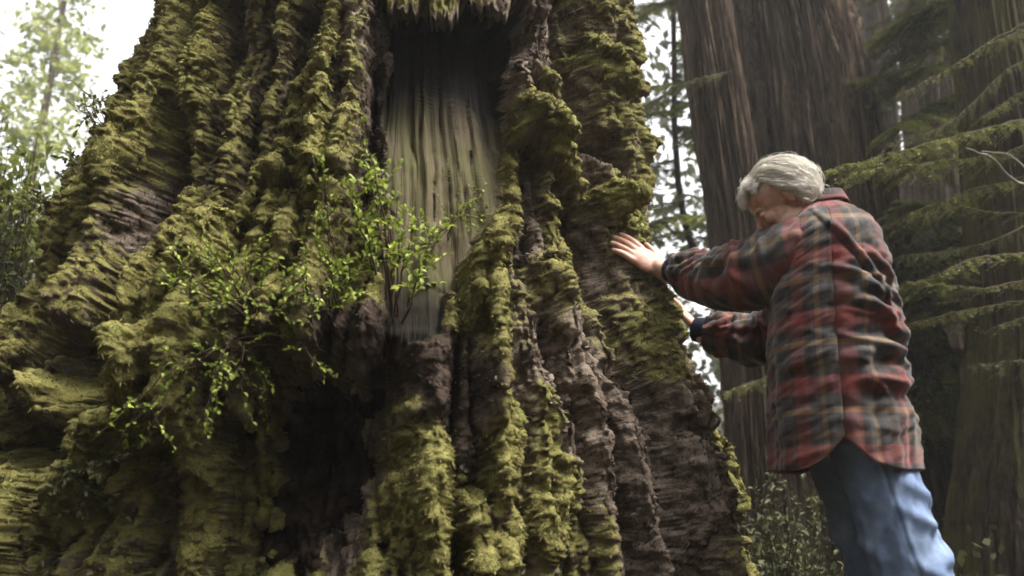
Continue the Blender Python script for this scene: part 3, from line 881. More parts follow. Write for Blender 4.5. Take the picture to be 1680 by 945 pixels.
hb = at(1800, 822, 4.6)
hem = empty('hemlock_tree', (hb.x, 4.6, float(ground_h(np.array([hb.x]), np.array([4.6]))[0])))
tag(hem, 'young green conifer reaching its feathery boughs in from the right edge', 'tree')
tb = Tubes(); tb.add(curve([(hb.x, 4.6, -.2), at(1795, 600, 4.6), at(1785, 300, 4.6), at(1780, -100, 4.6), at(1778, -600, 4.7)], 20, .02), .075, .03, 10)
tb.build('trunk', M_RW2, hem)
for pts, wd, dn, mt in (
    ([(1785, 175, 4.5), (1640, 205, 4.15), (1500, 243, 3.85), (1345, 284, 3.6)], .26, 1.4, M_HEM),
    ([(1780, 205, 4.6), (1650, 250, 4.4), (1520, 268, 4.2), (1400, 283, 4.0)], .24, 1.2, M_HEM),
    ([(1785, -20, 4.6), (1640, 60, 4.5), (1560, 110, 4.4), (1470, 160, 4.3)], .16, .7, M_DARK),
    ([(1785, 120, 4.7), (1690, 145, 4.5), (1610, 195, 4.4)], .16, .9, M_HEM),
    ([(1785, 395, 4.5), (1680, 415, 4.2), (1600, 425, 4.0), (1535, 452, 3.9)], .17, 1.1, M_HEM),
    ([(1785, 430, 4.7), (1640, 470, 4.5), (1560, 470, 4.3), (1490, 462, 4.2)], .16, 1.0, M_HEM),
    ([(1785, 500, 4.5), (1700, 515, 4.4), (1635, 535, 4.3)], .15, 1.0, M_HEM),
    ([(1785, 350, 4.9), (1640, 350, 4.9), (1560, 340, 4.9), (1500, 355, 4.8)], .18, .9, M_DARK),
    ([(1785, 480, 4.9), (1640, 500, 4.9), (1560, 515, 4.8), (1470, 540, 4.6)], .15, .9, M_HEM),
    ([(1785, 60, 5.0), (1660, 110, 5.0), (1560, 200, 5.0), (1450, 240, 5.0)], .26, .9, M_DARK),
    ([(1785, 250, 4.8), (1680, 290, 4.6), (1580, 320, 4.5), (1490, 350, 4.4)], .26, 1.0, M_HEM),
    ([(1785, 320, 5.2), (1640, 390, 5.0), (1560, 410, 5.0), (1480, 420, 4.9)], .26, .9, M_DARK),
    ([(1785, 560, 5.0), (1680, 590, 4.8), (1590, 600, 4.7)], .22, .9, M_DARK),
    ([(1785, 10, 4.4), (1700, 40, 4.2), (1620, 75, 4.1)], .22, 1.0, M_DARK)):
    bough(hem, [at(*p) for p in pts], wd, dn, mt)
tb = Tubes(); tb.add(curve([at(1785, 330, 4.4), at(1670, 300, 4.1), at(1630, 262, 4.0), at(1585, 243, 3.9)], 14, .01), .012, .004, 6); tb.add(curve([at(1690, 285, 4.12), at(1655, 255, 4.08), at(1610, 248, 4.0)], 8, .006), .006, .003, 5)
tag(tb.build('dead_twig', M_GREYTWIG, hem), 'bare grey twig')

# a second one farther back fills the dim space
hb2 = at(1600, 800, 7.0)
hem2 = empty('hemlock_tree', (hb2.x, 7.0, float(ground_h(np.array([hb2.x]), np.array([7.0]))[0])))
tag(hem2, 'dim bushy conifer behind the feathery boughs, right of the man', 'tree')
tb = Tubes(); tb.add(curve([(hb2.x, 7.0, 0), at(1596, 500, 7.0), at(1590, 200, 7), at(1585, -200, 7)], 16, .02), .09, .03, 10); tb.build('trunk', M_RW2, hem2)
for i in range(44):
    v0 = rng.uniform(-60, 700); sg = rng.choice([-1, 1]); u1 = 1595 + sg * rng.uniform(70, 170)
    bough(hem2, [at(1594, v0, 7.0), at((1594 + u1) / 2, v0 + rng.uniform(0, 25), 6.8 + rng.normal(0, .5)), at(u1, v0 + rng.uniform(20, 70), 6.7 + rng.normal(0, .7))], .46, 1.1, M_DARK if i % 2 else M_HEM, needle=.045)
# third, seen between the giant and the slim trunk, and under the man's far arm
hb3 = at(1300, 800, 9.0)
hem3 = empty('hemlock_tree', (hb3.x, 9.6, float(ground_h(np.array([hb3.x]), np.array([9.6]))[0])))
tag(hem3, 'sparse conifer showing bright gaps between the giant trunk and the slim one', 'tree')
tb = Tubes(); q = at(1112, 300, 9.6); tb.add(curve([(hb3.x, 9.6, .3), at(1180, 500, 9.6), q, at(1105, -200, 9.6)], 16, .02), .07, .03, 8); tb.build('trunk', M_RW2, hem3)
for i in range(40):
    v0 = rng.uniform(-60, 560); sg = rng.choice([-1, 1]); u0 = np.interp(v0, [-200, 300, 500, 800], [1105, 1112, 1180, 1300]); u1 = u0 + sg * rng.uniform(40, 120)
    bough(hem3, [at(u0, v0, 9.6), at((u0 + u1) / 2, v0 + 8, 9.5 + rng.normal(0, .5)), at(u1, v0 + rng.uniform(15, 50), 9.4 + rng.normal(0, .7))], .40, .55, M_PALE if i % 4 == 0 else M_HEM, needle=.045)
# sprays close to the slim trunk
bough(slim, [at(1200, 118, 6.5), at(1150, 128, 6.3), at(1085, 152, 6.2)], .20, 1.0, M_DARK, needle=.024)
bough(slim, [at(1330, 590, 6.4), at(1260, 618, 6.0), at(1185, 645, 5.8)], .22, 1.0, M_HEM, needle=.024)

# ------------------------------------------------------------------ far wood
def leaf_mass(n, fn, size, mat, name, parent=None, clump=24, spread=.5):
    lv = Leaves(); c = np.array([fn() for _ in range(n)])
    P = np.repeat(c, clump, 0) + rng.normal(0, spread, (n * clump, 3)) * np.array([1, 1, .55])
    m = len(P); bt = np.repeat(rng.random(n), clump)
    lv.quads(P, rng.normal(0, 1, (m, 3)), rng.normal(0, .6, (m, 3)) + np.array([0, 0, .8]), rng.uniform(.6, 1.3, m) * size, rng.uniform(.4, .7, m) * size, np.clip(bt * .7 + rng.random(m) * .3, 0, 1))
    return lv.build(name, mat, parent)

def far_pt():
    while True:
        a = rng.uniform(-math.pi, math.pi); r = rng.uniform(19, 30)
        deg = math.degrees(a)
        top = 22.0
        if -41 < deg < -15: top = 5.0
        if 5 < deg < 17: top = 15
        z = rng.uniform(0, top) 
        if 5 < deg < 17 and z > 3 and rng.random() < .25: continue
        return (r * math.sin(a), r * math.cos(a), z + max(0, -r * math.cos(a) - 2) * .4)
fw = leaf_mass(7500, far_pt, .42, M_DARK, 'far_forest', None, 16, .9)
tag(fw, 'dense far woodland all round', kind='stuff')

def pale_tree(label, u, Y, h, seed, lean=0, spread_=1.6):
    b = at(u, 822, Y); gz = float(ground_h(np.array([b.x]), np.array([Y]))[0])
    root = empty('conifer_tree', (b.x, Y, gz)); tag(root, label, 'tree', 'hazy trees on the left')
    tb = Tubes(); top = np.array([b.x + lean, Y, h]); base = np.array([b.x, Y, gz - .2])
    tb.add(curve([base, (base + top) / 2 + np.array([.05, 0, 0]), top], 14, .05), .22, .04, 8); tb.build('trunk', M_RW, root)
    def pt():
        t = rng.random() ** .8; a = rng.uniform(0, 6.28); r = spread_ * (1.05 - t) * rng.uniform(.3, 1) + .2
        p = base + (top - base) * (.12 + .88 * t)
        return (p[0] + r * math.cos(a), p[1] + r * math.sin(a), p[2] - .25 * r)
    leaf_mass(190, pt, .012 * Y, M_PALE, 'crown', root, 20, .28)
    for i in range(10):
        t = rng.random(); p = base + (top - base) * (.15 + .8 * t); a = rng.uniform(0, 6.28); L = spread_ * (1.1 - t)
        tl = Tubes(); tl.add(curve([p, p + np.array([math.cos(a) * L, math.sin(a) * L, -.2 * L])], 5, .05), .03, .008, 5); tl.build('limb', M_TWIG, root)
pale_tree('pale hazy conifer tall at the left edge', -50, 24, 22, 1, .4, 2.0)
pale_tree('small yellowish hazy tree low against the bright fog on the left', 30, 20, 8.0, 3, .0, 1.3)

def leafy_bush(label, pts, base, n, size, mat, seed, group=None, name='shrub', spread=.10, per=26):
    root = empty(name, tuple(base)); tag(root, label, 'shrub', group)
    tb = Tubes(); lv = Leaves()
    for p in pts:
        for k in range(n):
            tip = np.array(tuple(p)) + rng.normal(0, spread, 3)
            c = curve([np.array(tuple(base)) + rng.normal(0, .03, 3), (np.array(tuple(base)) * .45 + tip * .55) + rng.normal(0, spread * .5, 3), tip], 9, .01)
            tb.add(c, .006, .0018, 5)
            i = rng.integers(3, len(c), per); P = c[i] + rng.normal(0, spread * .35, (per, 3))
            lv.add(P, rng.normal(0, .8, (per, 3)) + np.array([0, 0, .1]), rng.normal(0, .45, (per, 3)) + np.array([0, -.2, 1]), rng.uniform(.7, 1.3, per) * size, rng.uniform(.4, .6, per) * size, np.clip(rng.random() * .5 + rng.random(per) * .6, 0, 1))
    tb.build('stems', M_TWIG, root); lv.build('foliage', mat, root)
    return root
gz = lambda p: float(ground_h(np.array([p[0]]), np.array([p[1]]))[0])
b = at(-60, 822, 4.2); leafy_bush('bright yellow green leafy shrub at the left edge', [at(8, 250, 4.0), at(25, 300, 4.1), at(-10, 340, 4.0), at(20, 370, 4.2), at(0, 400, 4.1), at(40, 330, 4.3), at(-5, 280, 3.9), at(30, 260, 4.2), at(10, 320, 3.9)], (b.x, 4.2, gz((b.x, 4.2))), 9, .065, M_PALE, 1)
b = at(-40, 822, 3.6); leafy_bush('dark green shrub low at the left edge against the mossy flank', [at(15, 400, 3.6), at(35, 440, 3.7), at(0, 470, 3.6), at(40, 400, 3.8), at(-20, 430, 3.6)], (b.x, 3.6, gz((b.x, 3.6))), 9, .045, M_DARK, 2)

# undergrowth on the slope
def und():
    while True:
        x = rng.uniform(-9, 12); y = rng.uniform(4.3, 14)
        if math.hypot(x - AX, y - AY) > 2.4 and not (x < -1 and y < 6): return (x, y, gz((x, y)) + rng.uniform(0, .55) * rng.random())
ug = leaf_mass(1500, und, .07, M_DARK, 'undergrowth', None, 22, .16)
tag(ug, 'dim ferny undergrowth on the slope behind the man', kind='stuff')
b = at(1290, 880, 4.4); leafy_bush('low leafy shrub in the dark gap below the jacket hem', [at(1255, 800, 4.3), at(1300, 790, 4.4), at(1330, 830, 4.3), at(1280, 850, 4.2), at(1340, 890, 4.2), at(1310, 920, 4.1)], (b.x, 4.4, gz((b.x, 4.4)) ), 6, .040, M_DARK, 3)
# ------------------------------------------------------------------ plants growing on the giant tree
def stem_plant(label, base_px, lift, tips, leaf, mat, n_leaf=16, start=.35, name='shrub', group=None, r=.0035, droop=0):
    bl, bn = on_bark(*base_px)
    if bl is None: bl = at(base_px[0], base_px[1], 2.3); bn = Vector((0, -1, 0))
    base = bl - bn * .02
    root = empty(name, tuple(base)); tag(root, label, 'shrub', group)
    tb = Tubes(); lv = Leaves()
    for (u, v, out) in tips:
        q, qn = on_bark(u, v)
        Yd = (q.y if q is not None else bl.y + .3) - out
        Yd = min(Yd, bl.y + .25)
        tip = at(u, v, Yd)
        mid = (np.array(base) * .5 + np.array(tip) * .5) + np.array([rng.normal(0, .02), -.03, .03 + droop])
        c = curve([base, mid, tip], 14, .008)
        tb.add(c, r, .0012, 6)
        for k in range(4):
            j = rng.integers(5, len(c) - 1); L = rng.uniform(.05, .11)
            dv = (c[j] - c[j - 1]); dv /= np.linalg.norm(dv); dv = dv + rng.normal(0, .6, 3); dv /= np.linalg.norm(dv)
            sc_ = np.array([c[j] + dv * L * t for t in np.linspace(0, 1, 4)]); tb.add(sc_, .0014, .0008, 4)
            m = 7; P = sc_[0] + dv * (L * np.linspace(.2, 1, m))[:, None]
            lv.add(P, rng.normal(0, .7, (m, 3)) + dv, rng.normal(0, .4, (m, 3)) + np.array([0, -.3, 1]), rng.uniform(.7, 1.2, m) * leaf, rng.uniform(.45, .6, m) * leaf, np.clip(rng.uniform(.2, 1, m), 0, 1))
        t = np.clip(rng.uniform(start, 1.0, n_leaf), 0, .999) * (len(c) - 1); k = t.astype(int)
        P = c[k] + (c[k + 1] - c[k]) * (t - k)[:, None]
        ax = c[-1] - c[0]; ax /= np.linalg.norm(ax)
        lv.add(P, rng.normal(0, .8, (n_leaf, 3)) + ax * .5, rng.normal(0, .45, (n_leaf, 3)) + np.array([0, -.3, 1]), rng.uniform(.7, 1.25, n_leaf) * leaf, rng.uniform(.45, .62, n_leaf) * leaf, np.clip(rng.uniform(.3, 1.1, n_leaf), 0, 1))
    tb.build('stems', M_TWIG, root)
    if lv.n: lv.build('leaves', mat, root)
    return root

G = 'shrubs growing on the giant trunk'
stem_plant('tall bright green shrub with thin upright stems on the ledge beside the wood scar', (640, 572), 0,
    [(592, 200, .10), (612, 262, .12), (632, 290, .16), (652, 330, .15), (678, 372, .16), (718, 368, .10), (750, 345, .08), (560, 300, .14), (596, 350, .16), (640, 400, .2), (690, 430, .14), (575, 420, .2), (600, 230, .12), (585, 300, .14)], .024, M_HUCK, 14, .55, group=G, r=.0042)
stem_plant('smaller green shrub with side shoots left of the tall bright one', (540, 555), 0,
    [(515, 262, .08), (540, 285, .1), (560, 320, .1), (500, 440, .14), (470, 470, .16), (535, 430, .16), (560, 470, .16), (590, 480, .16), (520, 500, .16)], .017, M_HUCK, 11, .5, group=G)
stem_plant('low spreading green shrub on the mossy left ledge over the dark hollow', (425, 545), 0,
    [(300, 430, .08), (330, 418, .1), (372, 420, .1), (280, 462, .08), (345, 460, .1), (410, 440, .1), (440, 470, .12), (390, 490, .14), (300, 500, .08), (350, 510, .12), (455, 510, .14), (250, 520, .06), (410, 400, .08), (320, 385, .06)], .016, M_HUCK, 8, .5, group=G)
stem_plant('hanging leafy branch with pale green leaves in front of the left hollow', (388, 560), 0,
    [(330, 690, .16), (250, 700, .18), (200, 712, .2), (150, 725, .22), (100, 735, .25), (290, 735, .16), (330, 735, .14), (210, 760, .16), (180, 745, .2)], .017, M_HUCK, 6, .66, name='branch', group=G, r=.003, droop=.02)
stem_plant('bare twigs drooping from the ledge under the shrubs', (372, 560), 0,
    [(366, 600, .14), (430, 672, .12), (425, 652, .12), (395, 640, .14), (520, 590, .1), (600, 640, .06)], .016, M_HUCK, 1, .9, name='twigs', group=G, r=.0022)
stem_plant('small leafy sprig on the bark above the near hand', (1042, 398), 0, [(1030, 362, .03), (1060, 366, .03), (1048, 380, .05), (1068, 380, .03)], .018, M_HUCK, 9, .3, group=G, r=.002)
stem_plant('trailing sprig with small leaves at the right end of the scar', (735, 400), 0, [(780, 330, .03), (760, 350, .05), (800, 300, .03), (720, 380, .05)], .013, M_HUCK, 8, .4, group=G, r=.0018)
for lab, b, tips in (('small twiggy plant sticking out on the upper left silhouette', (185, 215), [(150, 160, .0), (160, 185, 0), (140, 200, 0)]),
                     ('small dark twiggy plant halfway down the left silhouette', (135, 300), [(108, 250, 0), (120, 265, 0), (92, 285, 0)]),
                     ('small leafy tuft on the lower left silhouette near the knot hole', (95, 370), [(60, 320, 0), (78, 330, 0), (58, 350, 0)])):
    stem_plant(lab, b, 0, tips, .022, M_HEM, 8, .4, group='tufts on the left silhouette', r=.002)
stem_plant('low green plant at the base of the giant trunk, bottom left', (150, 800), 0, [(110, 790, .1), (150, 770, .1), (170, 830, .12), (130, 850, .1)], .02, M_DARK, 14, .3, group=G, r=.002)

# fallen leaves lying on the moss
M_FALL = NT('yellow_leaf').base((.55, .50, .20), .6, .3).m
for lab, px, L in (('single pale yellow fallen leaf on the moss left of the shrubs', (410, 340), .045), ('small whitish fallen leaf caught low among the shrubs', (520, 487), .03)):
    p, nrm = on_bark(*px)
    if p is None: continue
    p = p + nrm * .015
    lv = Leaves(); lv.add([tuple(p - Vector((L / 2, 0, 0)))], [(1, 0, -.15)], [tuple(nrm * .6 + Vector((0, 0, 1)))], L, L * .45, .5)
    o = lv.build('leaf', M_FALL); tag(o, lab, 'leaf', 'fallen leaves')

# torn slabs of bark hanging over the top of the scar
def slab(pts_top, pts_bot, Y, thick, label, seed, mossy):
    n = 40; m = 40
    u = np.linspace(0, 1, n); v = np.linspace(0, 1, m)
    tl, tr = pts_top; bl, br = pts_bot
    A = np.array([at(*tl, Y)]); B = np.array([at(*tr, Y)]); C = np.array([at(*bl, Y)]); Dd = np.array([at(*br, Y)])
    U, Vv = np.meshgrid(u, v)
    jag = (fbm(U * 6, U * 0 + seed, seed, 4) * .9 + .1) * .2
    Vj = Vv * (1 + jag * 1.6)
    P = (A * (1 - U[..., None]) + B * U[..., None]) * (1 - Vj[..., None]) + (C * (1 - U[..., None]) + Dd * U[..., None]) * Vj[..., None]
    bulge = fbm(U * 4, Vv * 4, seed + 1, 4) * .03 + .012 * np.sqrt(np.clip(1 - (2 * U - 1) ** 2, 0, 1)) * (.4 + .6 * Vv)
    F_ = P.copy(); F_[..., 1] -= bulge
    Bk = P.copy(); Bk[..., 1] += thick
    V = np.concatenate([F_.reshape(-1, 3), Bk.reshape(-1, 3)]); N_ = n * m
    f = np.array(grid_faces(m, n)); fb = f[:, ::-1] + N_
    idx = np.arange(N_).reshape(m, n); edge = np.concatenate([idx[0], idx[1:, -1], idx[-1, ::-1][1:], idx[::-1, 0][1:]])
    e2 = np.roll(edge, -1); sides = np.stack([edge, edge + N_, e2 + N_, e2], -1)
    ms = np.concatenate([np.clip(mossy + fbm(U * 3, Vv * 3, seed + 3, 3) - .9 * sst(.85, 1.0, Vv), 0, 1).ravel(), np.zeros(N_)])
    o = mesh_np('bark_slab', V, np.concatenate([f, fb, sides]), bpy.data.materials['mossy_bark'], redwood, attrs={'moss': ms, 'soil': np.zeros(2 * N_), 'arc': np.concatenate([U.ravel(), U.ravel()]) * .1, 'wall': np.zeros(2 * N_)})
    o['label'] = label
    return o
p0, _ = on_bark(605, 60); Ys = (p0.y if p0 is not None else 2.5) - .02
slab([(634, -70), (692, -70)], [(636, 16), (686, 12)], Ys, .05, 'mossy torn bark slab', 11, .9)
slab([(700, -70), (756, -70)], [(706, 34), (750, 24)], Ys - .01, .05, 'mossy hanging slab with a pale broken corner', 14, .75)
slab([(765, -70), (850, -70)], [(772, 8), (832, 18)], Ys + .02, .05, 'pale splintered slab', 19, .55)
# ------------------------------------------------------------------ the man
FW = Vector((-math.cos(R(20)), math.sin(R(20)), 0)); LF = Vector((-FW.y, FW.x, 0)); UPV = Vector((0, 0, 1))
CY = 2.36
def npv(v): return np.array(tuple(v), float)

def mat_skin():
    s = NT('skin'); v = s.obj()
    c = s.ramp(s.noise(28, 4, .6, v), [(.35, (.36, .18, .13)), (.5, (.46, .26, .195)), (.65, (.50, .32, .25))])
    c = s.mix(s.ramp(s.noise(160, 3, .6, v), [(.55, (0, 0, 0)), (.75, (.35, .35, .35))]), c, (.36, .17, .12))
    s.base(c, .55, .35); s.b.inputs['Subsurface Weight'].default_value = .12; s.b.inputs['Subsurface Radius'].default_value = (.010, .004, .002)
    s.b.inputs['Subsurface Scale'].default_value = .6
    s.bump(s.noise(230, 3, .6, v), .35, .003)
    return s.m

def mat_plaid():
    s = NT('plaid_flannel')
    uv = s.n('ShaderNodeUVMap', uv_map='UVMap')
    sp = s.n('ShaderNodeSeparateXYZ'); s.l(uv.outputs[0], sp.inputs[0])
    RED, DK, TAN, BR, GR = (.155, .034, .030), (.023, .021, .022), (.20, .138, .082), (.065, .036, .022), (.052, .054, .058)
    seq = [(0, DK), (.13, GR), (.25, TAN), (.34, GR), (.42, DK), (.54, RED), (.80, DK), (.90, BR)]
    def band(o, per, off):
        f = s.math('FRACT', s.math('ADD', s.math('DIVIDE', o, per), off))
        nd = s.ramp(f, seq, 'CONSTANT'); return nd
    # slight softening: wobble the coordinate with fine noise, as woolly threads do
    wob = s.math('MULTIPLY', s.math('SUBTRACT', s.noise(260, 2, .6, uv.outputs[0]), .5), .004)
    cx = band(s.math('ADD', sp.outputs[0], wob), .195, 0.06); cy = band(s.math('ADD', sp.outputs[1], wob), .185, .13)
    tw = s.math('FRACT', s.math('MULTIPLY', s.math('ADD', sp.outputs[0], sp.outputs[1]), 240))
    c = s.mix(s.math('ADD', s.math('MULTIPLY', tw, .3), .42), cx, cy)
    c = s.mix(s.ramp(s.noise(35, 4, .7, uv.outputs[0]), [(.4, (0, 0, 0)), (.7, (.30, .30, .30))]), c, (.13, .10, .09))
    s.base(c, .95, .08)
    s.b.inputs['Sheen Weight'].default_value = .18; s.b.inputs['Sheen Roughness'].default_value = .5
    s.bump(s.math('ADD', s.noise(420, 3, .7, uv.outputs[0]), s.noise(60, 3, .6, uv.outputs[0])), .35, .004)
    return s.m

def mat_denim():
    s = NT('denim'); uv = s.n('ShaderNodeUVMap', uv_map='UVMap')
    a = s.noise(9, 4, .6, uv.outputs[0]); b = s.noise(500, 2, .7, uv.outputs[0])
    c = s.ramp(a, [(.3, (.060, .095, .185)), (.5, (.125, .175, .30)), (.7, (.24, .31, .45))])
    c = s.mix(.3, c, s.ramp(b, [(.3, (.05, .075, .13)), (.7, (.34, .41, .51))]))
    c = s.mix(s.attr('seam'), c, (.05, .075, .14))
    s.base(c, .9, .1); s.bump(b, .35, .003)
    return s.m

M_PLAID, M_SKIN, M_DEN = mat_plaid(), mat_skin(), mat_denim()
M_NAVY = NT('navy_knit').base((.012, .014, .028), .9, .1).m
M_HEMB = NT('hem_binding').base((.30, .15, .12), .95, .05).m

# --- primitives joined by a voxel remesh into one continuous skin
class Blob:
    def __init__(s): s.bm = bmesh.new()
    def ell(s, c, r, M=None, seg=24):
        mt = Matrix.Translation(c) @ (M.to_4x4() if M is not None else Matrix.Identity(4)) @ Matrix.Diagonal((*r, 1))
        bmesh.ops.create_uvsphere(s.bm, u_segments=seg, v_segments=seg // 2, radius=1, matrix=mt)
    def cap(s, a, b, ra, rb, n=9):
        a, b = Vector(a), Vector(b)
        for i in range(n):
            t = i / (n - 1); r = ra + (rb - ra) * t
            bmesh.ops.create_icosphere(s.bm, subdivisions=2, radius=r, matrix=Matrix.Translation(a.lerp(b, t)))
        d = b - a; L = d.length
        if L > 1e-4:
            M = Matrix.Translation((a + b) / 2) @ d.to_track_quat('Z', 'Y').to_matrix().to_4x4()
            bmesh.ops.create_cone(s.bm, cap_ends=True, segments=20, radius1=ra, radius2=rb, depth=L, matrix=M)
    def build(s, name, mat, vox, parent=None, smooth=6, loc=(0, 0, 0)):
        me = bpy.data.meshes.new(name + '_src'); s.bm.to_mesh(me)
        o = bpy.data.objects.new(name + '_src', me); col.objects.link(o)
        m = o.modifiers.new('r', 'REMESH'); m.mode = 'VOXEL'; m.voxel_size = vox
        m2 = o.modifiers.new('s', 'SMOOTH'); m2.factor = .5; m2.iterations = smooth
        dg = bpy.context.evaluated_depsgraph_get(); dg.update()
        ev = o.evaluated_get(dg); out = bpy.data.meshes.new_from_object(ev); out.name = name
        bpy.data.objects.remove(o); bpy.data.meshes.remove(me)
        out.transform(Matrix.Translation(-Vector(loc)))
        for p in out.polygons: p.use_smooth = True
        out.materials.clear(); out.materials.append(mat)
        ob = bpy.data.objects.new(name, out); ob.location = Vector(loc)
        return link(ob, parent)

FOOT = Vector((1.18, 2.42, 0))
bl = Blob()
# head
HC = Vector(tuple(at(1286, 332, 2.33)))
pit = R(33)
fh = FW * math.cos(pit) - UPV * math.sin(pit); lh = LF.copy(); uh = fh.cross(lh) * 1.0
if uh.z < 0: uh = -uh
HM = Matrix((fh, lh, uh)).transposed()
def hp(x, y, z): return HC + fh * x + lh * y + uh * z
for c, r in (((-.008, 0, .030), (.097, .076, .088)), ((.030, 0, -.040), (.062, .060, .082)), ((.058, 0, -.103), (.030, .033, .024)),
             ((.080, 0, .016), (.016, .046, .012)), ((.050, 0, .045), (.044, .062, .045)), ((.062, .040, -.030), (.024, .020, .020)), ((.062, -.040, -.030), (.024, .020, .020)),
             ((.086, 0, -.068), (.012, .025, .0075)), ((.084, 0, -.081), (.012, .021, .0075)), ((.020, .052, -.075), (.040, .012, .030)), ((.020, -.052, -.075), (.040, .012, .030)),
             ((-.014, .073, -.012), (.015, .008, .026)), ((-.014, -.073, -.012), (.015, .008, .026)), ((.078, .031, -.006), (.013, .014, .010)), ((.078, -.031, -.006), (.013, .014, .010))):
    bl.ell(hp(*c), r, HM)
bl.cap(hp(.086, 0, .008), hp(.114, 0, -.040), .008, .0125, 6)
for sg in (-1, 1): bl.ell(hp(.100, sg * .013, -.044), (.011, .008, .008), HM)
NB = Vector((.985, 2.37, 1.54))
bl.cap(hp(-.030, 0, -.035), NB, .058, .068)
# trunk core, legs, arms
bl.cap(NB, Vector((.985, CY, 1.40)), .07, .12); bl.cap(Vector((.985, CY, 1.40)), Vector((.975, CY, .95)), .13, .125)
NS, NE, NW = Vector((.90, 2.19, 1.465)), Vector((.715, 2.43, 1.415)), Vector((.525, 2.685, 1.505))
FS, FE, FWR = Vector((1.05, 2.55, 1.45)), Vector(tuple(at(1268, 549, 2.68))), Vector(tuple(at(1146, 543, 2.80)))
for S_, E_, W_ in ((NS, NE, NW), (FS, FE, FWR)):
    bl.cap(Vector((.985, CY, 1.40)), S_ - UPV * .03, .06, .045); bl.cap(S_ - UPV * .03, E_, .045, .042); bl.cap(E_, W_, .042, .029)
NH, NK, NA = Vector((.985, 2.26, .90)), Vector((1.07, 2.24, .50)), Vector((1.17, 2.235, .09))
FHp, FK, FA = Vector((.985, 2.45, .90)), Vector((1.085, 2.47, .50)), Vector((1.19, 2.49, .09))
for h, k, a in ((NH, NK, NA), (FHp, FK, FA)): bl.cap(h, k, .085, .058); bl.cap(k, a, .055, .04)

def hand(wrist, tipdir, back, thumb_sign, scale=1.0, curl=0.0, spread=1.0):
    d = Vector(tipdir).normalized(); n = (Vector(back) - d * Vector(back).dot(d)).normalized(); s_ = d.cross(n) * thumb_sign
    P = lambda a, b, c=0: wrist + (d * a + s_ * b + n * c) * scale
    bl.cap(P(-.03, 0), P(.015, 0), .027 * scale, .025 * scale)
    M = Matrix((d, s_, n)).transposed()
    bl.ell(P(.052, .0), (.054 * scale, .040 * scale, .016 * scale), M)
    for b in (.027, .009, -.010, -.028): bl.cap(P(.02, b * .6), P(.088, b), .0125 * scale, .0108 * scale, 7)
    bl.ell(P(.035, .026, -.006), (.034 * scale, .016 * scale, .014 * scale), M)
    for b, L, ang in ((.0285, .074, .10), (.0095, .083, .03), (-.0105, .077, -.05), (-.0285, .060, -.14)):
        ang *= spread; b0 = P(.086, b, .001)
        dirv = (d * math.cos(ang) + s_ * math.sin(ang))
        q = b0; a_ = .10
        for seg, (f, r0, r1) in enumerate(((.45, .0102, .0092), (.30, .0092, .0086), (.25, .0086, .0072))):
            dd = dirv * math.cos(a_) + n * math.sin(a_)
            q2 = q + dd * L * f * scale; bl.cap(q, q2, r0 * scale, r1 * scale, 6); q = q2; a_ -= .16 + curl
    t0 = P(.018, .028, -.006); t1 = t0 + (d * .75 + s_ * .62 - n * .15).normalized() * .042 * scale; t2 = t1 + (d * .9 + s_ * .36 - n * .12).normalized() * .034 * scale
    bl.cap(t0, t1, .0135 * scale, .0112 * scale, 6); bl.cap(t1, t2, .0112 * scale, .0085 * scale, 6)
tipN, _ = on_bark(991, 385)
nrm = Vector((.48, -.86, .10))
hand(NW, (tipN + nrm * .006) - NW, nrm, 1, 1.22, 0.02, .7)
tipF = at(1108, 497, 2.90)
hand(FWR, tipF - FWR, Vector((.85, -.40, .30)), -1, 1.05, .02, .8)
man = bl.build('person', M_SKIN, .0028, None, 5, tuple(FOOT))
tag(man, 'grey haired person in red plaid jacket and jeans leaning both hands on the trunk', 'person')

